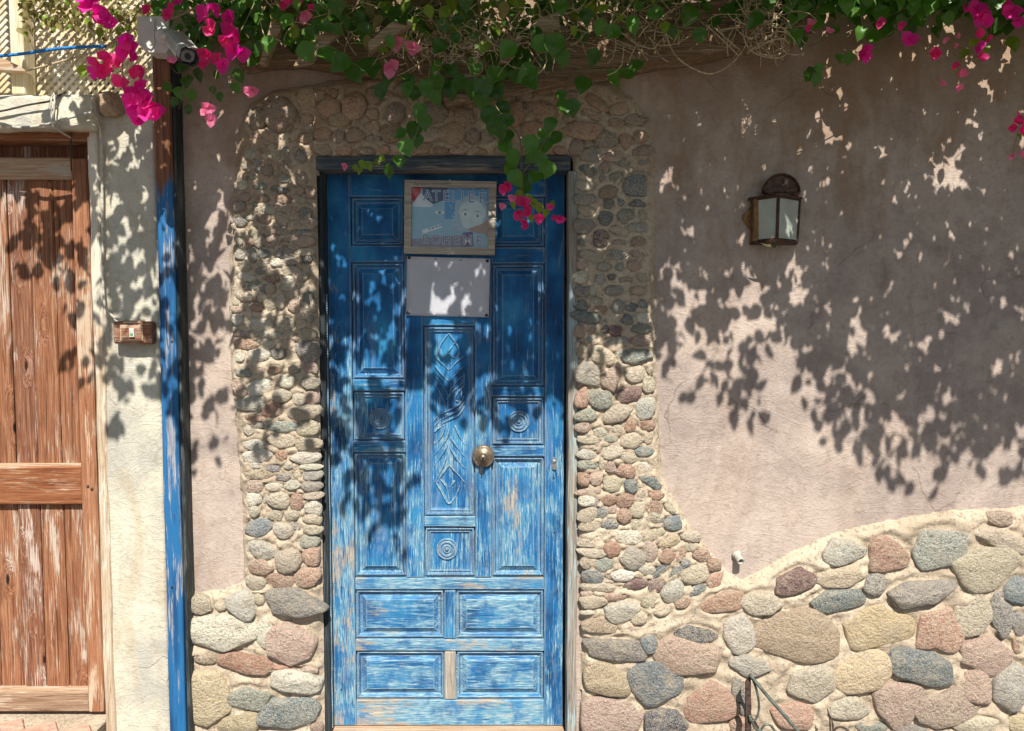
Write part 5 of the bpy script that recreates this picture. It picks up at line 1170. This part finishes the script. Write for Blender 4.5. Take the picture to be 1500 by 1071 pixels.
# right plant
for (px, py, s) in [(1125, 18, 26), (1150, 10, 30), (1160, 30, 24), (1178, 16, 28), (1196, 34, 24), (1140, 34, 22), (1165, 54, 26), (1172, 60, 22), (1188, 108, 22), (1200, 100, 16), (1183, 112, 20), (1196, 116, 20), (1228, 86, 16), (1243, 86, 20), (1222, 44, 16), (1256, 30, 22),
    (1262, 46, 22), (1285, 26, 30), (1300, 30, 28), (1322, 12, 30), (1298, 46, 26), (1280, 54, 26), (1345, 28, 30), (1330, 44, 24), (1340, 10, 26), (1360, 6, 28), (1378, 36, 24), (1390, 28, 22), (1372, 46, 18), (1400, 14, 18), (1446, 22, 26), (1458, 40, 34), (1466, 28, 30), (1455, 10, 28), (1476, 40, 26), (1490, 8, 26), (1484, 64, 26),
    (1240, 14, 26), (1212, 12, 28), (1268, 8, 28), (1305, 8, 26), (1425, 62, 16), (1438, 60, 18), (1412, 78, 18), (1444, 72, 16), (1398, 100, 14), (1412, 108, 12), (1485, 188, 12), (1494, 200, 12)]:
    hl(V3, px, py, random.uniform(-0.24, -0.12), s * 1.05, mesh=random.choice(YOUNG) if py > 58 and px > 1380 else None)
for _ in range(160):
    px = random.uniform(1100, 1600); py = random.uniform(-25, 22 + 14 * math.sin(px * 0.03))
    hl(V3, px, py, random.uniform(-0.30, -0.08), random.uniform(18, 30))
for (x, y, s, k) in [(1430, 14, 18, 'mag'), (1436, 24, 16, 'mag'), (1446, 30, 14, 'mag'), (1418, 4, 14, 'mag'), (1480, 18, 18, 'mag'), (1490, 32, 14, 'mag'), (1472, 8, 14, 'mag'), (1265, 74, 15, 'mag'), (1268, 82, 12, 'mag'), (1332, 58, 16, 'mag'), (1288, 32, 11, 'red'), (1188, 34, 9, 'pink'), (1184, 42, 7, 'red'),
    (1215, 46, 8, 'pink'), (1320, 36, 9, 'red'), (1366, 77, 14, 'red'), (1372, 80, 10, 'red'), (1434, 48, 11, 'red'), (1433, 68, 12, 'mag'), (1438, 84, 11, 'red'), (1448, 56, 7, 'red'), (1398, 95, 9, 'red'), (1408, 104, 9, 'pink'), (1411, 110, 8, 'pink'), (1380, 122, 9, 'pink'), (1404, 127, 9, 'pink'), (1402, 53, 7, 'pink'),
    (1399, 67, 6, 'pink'), (1480, 188, 12, 'red'), (1490, 176, 15, 'red'), (1498, 190, 14, 'red'), (1482, 228, 7, 'pink'), (1496, 226, 9, 'pink'), (1385, 58, 6, 'pink')]:
    flower(V3, x, y, s, k, -0.25)
strand(V3, [(1380, -20, -.2), (1330, 10, -.2), (1290, 28, -.2), (1240, 48, -.2), (1200, 62, -.2), (1185, 68, -.2)])
strand(V3, [(1340, 20, -.2), (1300, 52, -.2), (1262, 78, -.2), (1220, 98, -.2), (1175, 112, -.2)])
strand(V3, [(1440, -20, -.2), (1452, 40, -.22), (1436, 80, -.22), (1404, 85, -.22), (1392, 60, -.22)], 0.0018)
strand(V3, [(1404, 85, -.22), (1402, 105, -.22), (1405, 125, -.22)], 0.0012); strand(V3, [(1404, 82, -.22), (1375, 78, -.22)], 0.0012)
strand(V3, [(1530, 80, -.25), (1515, 140, -.25), (1495, 180, -.25), (1482, 230, -.25)], 0.0016)
strand(V3, [(1430, 30, -.2), (1405, 30, -.2), (1380, 40, -.2)], 0.0013)

# dry vines and twigs
dv = thing('dry_vine', 'tangle of dry tan vine loops hanging off the beam right of the door', 'dry vine', (P(1050, 80, -0.18).x, -0.18, P(1050, 80, -0.18).z))
for pts, r in [([(975, 48), (982, 68), (994, 86), (1018, 102), (1042, 108), (1065, 98), (1085, 78), (1098, 56)], .0034), ([(1088, 42), (1092, 62), (1106, 78), (1135, 85), (1152, 78), (1160, 52), (1160, 38)], .0034),
    ([(1092, 42), (1100, 66), (1118, 80), (1140, 80), (1156, 64), (1158, 40)], .003), ([(1034, 36), (1058, 58), (1082, 82)], .0034), ([(1046, 40), (1066, 58), (1086, 76)], .0034), ([(920, 56), (936, 66), (956, 71), (966, 62), (976, 50)], .003),
    ([(950, 54), (965, 66), (990, 64), (1015, 50)], .002), ([(935, 55), (945, 42), (960, 30), (985, 26)], .0026), ([(1006, -5), (995, 25), (985, 40)], .002), ([(855, -10), (848, 25), (843, 50)], .003), ([(908, -10), (896, 30), (886, 52)], .003),
    ([(860, 5), (870, 30), (886, 56)], .0025), ([(886, 54), (910, 66), (928, 74)], .002), ([(1080, 84), (1068, 100)], .002), ([(1094, 78), (1120, 58), (1136, 46)], .004), ([(1050, 45), (1080, 40), (1130, 34)], .004), ([(1040, 36), (1028, 54), (1020, 66)], .0022), ([(1016, 68), (1010, 74)], .002)]:
    strand(dv, [(a, b, -0.17 - 0.03 * random.random()) for a, b in pts], r, 'vine_stem', 'twig')
bm = bmesh.new()
for _ in range(800):
    px = random.choice([random.uniform(380, 1110), random.uniform(560, 1000), random.uniform(1090, 1160)]); py = random.uniform(-10, 70) + (20 if 560 < px < 800 else 0) - (0.05 * max(0, px - 900))
    y0 = random.uniform(-0.26, -0.08); a = random.uniform(0, 6.28); L_ = random.uniform(14, 55); cv = random.uniform(-.9, .9)
    pts = []
    for i in range(5):
        pts.append(P(px, py, y0)); px += math.cos(a) * L_ / 4; py += math.sin(a) * L_ / 4; a += cv * random.random(); y0 += random.uniform(-.01, .01)
    tube(bm, pts, random.uniform(0.0008, 0.0019), 4)
obj('twig_tangle', bm, M['twig'], dv, kind='stuff')
bm = bmesh.new()
for _ in range(120):       # curly dry tendrils
    px = random.gauss(665, 45); py = random.gauss(58, 16); r0 = random.uniform(2, 8); a0 = random.uniform(0, 6.28); y0 = random.uniform(-.27, -.2)
    pts = [P(px + r0 * math.cos(a0 + t * .7), py + r0 * math.sin(a0 + t * .7) + t * .6, y0) for t in range(7)]
    tube(bm, pts, 0.0011, 4)
obj('tendril_tangle', bm, M['twig'], dv, kind='stuff')

# ------------------------------------------------------------------ canopy overhead, which shades the wall
ROWS = [25, 75, 125, 175, 225, 275, 325, 375, 425, 475, 525, 575, 625, 675, 725, 775]
T = """1 1 4 4 5 5 5 6 6 6 6 7 7 7 7 7 7 7 7 6
0 0 4 5 6 6 6 7 7 7 8 8 8 8 8 8 7 7 7 6
0 1 7 8 8 7 7 8 8 8 9 9 9 9 9 8 8 8 8 8
0 2 7 8 8 8 7 8 8 8 9 9 9 9 8 8 7 8 7 8
0 1 6 8 7 4 8 9 9 9 9 9 9 9 8 8 7 9 7 9
3 3 6 9 5 5 9 9 9 9 9 9 9 9 9 9 8 8 7 8
3 3 6 7 4 5 9 9 9 9 9 9 9 9 9 9 9 9 9 9
1 2 5 5 4 5 9 7 6 8 9 9 9 9 9 7 9 9 9 9
0 2 5 4 4 5 7 5 2 7 9 9 8 6 3 4 8 9 8 9
0 2 4 4 5 4 6 4 3 8 9 9 7 3 2 5 3 8 9 9
0 1 3 4 3 3 6 4 2 5 8 1 1 2 4 2 7 8 8 8
0 0 3 4 3 3 5 4 1 1 2 0 0 1 3 0 6 9 6 8
0 0 1 2 1 1 3 6 0 0 0 0 0 0 0 0 5 5 3 9
0 0 0 0 0 0 1 6 0 0 0 0 0 0 0 0 0 3 4 2
0 0 0 0 0 0 0 4 0 0 0 0 0 0 0 0 0 0 0 0
0 0 0 0 0 0 0 1 0 0 0 0 0 0 0 0 0 0 0 0"""
T = [[float(a) for a in l.split()] for l in T.splitlines()]
off_l = []; 
def leaf_cloud(pos, size, seed):
    r = np.random.default_rng(seed); n = len(pos)
    q = r.normal(size=(n, 3)); tip = q * np.array([.8, .8, .55]) + np.array([0, 0, -.45]); tip /= np.linalg.norm(tip, axis=1)[:, None]
    nr = r.normal(size=(n, 3)) * .6 + np.array([0, -.45, .7]); nr -= tip * (nr * tip).sum(1)[:, None]; nr /= np.linalg.norm(nr, axis=1)[:, None]
    xx = np.cross(tip, nr)
    s = size[:, None, None]
    V = pos[:, None, :] + s * (LV[None, :, 0, None] * xx[:, None, :] + LV[None, :, 1, None] * tip[:, None, :] + LV[None, :, 2, None] * nr[:, None, :])
    Fc = (np.array(LF)[None] + (np.arange(n) * len(LV))[:, None, None]).reshape(-1, 3)
    return V.reshape(-1, 3), Fc
def cloud_obj(name, pos, size, mat, seed, parent=None, kind='stuff'):
    V, Fc = leaf_cloud(pos, size, seed)
    o0 = wpos(parent) if parent else Vector((0, 0, 0))
    me = bpy.data.meshes.new(name); me.vertices.add(len(V)); me.vertices.foreach_set('co', (V - np.array(o0)).ravel())
    me.loops.add(len(Fc) * 3); me.loops.foreach_set('vertex_index', Fc.ravel().astype(np.int32))
    me.polygons.add(len(Fc)); me.polygons.foreach_set('loop_start', np.arange(len(Fc), dtype=np.int32) * 3)
    me.update(); me.validate()
    return link_mesh(name, me, M[mat], parent, None, kind)
pos = []; siz = []; tws = bmesh.new()
for j, row in enumerate(T):
    for i in range(24):
        v = row[i] if i < 20 else (9 if j < 12 else 5 if j < 13 else 0)
        if v <= 0: continue
        tau = 0.34 * v if v < 8 else 0.53 * v
        n_cl = tau * 0.0234 / 0.00125 / 7
        n_cl = int(n_cl) + (random.random() < n_cl % 1)
        for _ in range(n_cl):
            px = i * 75 + random.uniform(-6, 81); py = ROWS[j] + random.uniform(-30, 30)
            W = P(px, py, 0.0)
            zc = random.uniform(2.72, 2.84) if (j > 9 or i > 14) and py > 110 and random.random() < .8 else random.uniform(2.74, 3.0) if py > 110 else random.uniform(2.72, 2.85)
            uu = (zc - W.z) / SL_Z
            if uu < 0.03: continue
            c = Vector((W.x + SL_X * uu, -uu, zc))
            ax = Vector((random.gauss(0, 1), random.gauss(0, 1), random.gauss(0, .5))).normalized()
            for q in range(7):
                p = c + ax * (q - 3) * 0.021 + Vector((random.gauss(0, .014), random.gauss(0, .014), random.gauss(0, .014)))
                # keep out of the picture
                lim = CZ + (P(750, -14).z - CZ) * (DIST + p.y) / DIST
                if p.z < lim + 0.07: p.z = lim + 0.07 + random.random() * 0.03
                pos.append(p[:]); siz.append(random.uniform(0.036, 0.062))
            if random.random() < 0.5: tube(tws, [c - ax * 0.07, c + ax * 0.07], 0.0015, 3)
can = thing('vine_canopy', 'dense bougainvillea canopy over the pergola, casting dappled shade on the wall', 'vine', (0.3, -0.6, 2.7))
cloud_obj('foliage', np.array(pos), np.array(siz), 'leaf', 5, can)
obj('twigs', tws, M['twig'], can, kind='stuff')
# small leaf filler in view along the top edge
fp = []; fs = []
for _ in range(1900):
    px = random.uniform(240, 1620); lim = 48 if px < 1000 else 22
    if 840 < px < 1130: lim = 10
    py = random.uniform(-45, lim)
    fp.append(P(px, py, random.uniform(-0.2, -0.04))[:]); fs.append(random.uniform(0.02, 0.045))
cloud_obj('foliage', np.array(fp), np.array(fs), 'leaf', 9, V2)
fp = []; fs = []
for _ in range(700):
    px = random.uniform(30, 235); py = random.gauss(10, 20) + (0.12 * (px - 100) if px > 100 else 0)
    fp.append(P(px, py, random.uniform(-0.02, 0.12))[:]); fs.append(random.uniform(0.012, 0.026))
cloud_obj('dry_foliage', np.array(fp), np.array(fs), 'dry', 10, V1)
print('leaves', len(pos), 'stones', len(SW), {k: sum(s[6] == k for s in SW) for k in PIER}, 'vis', list(cnts.values()))
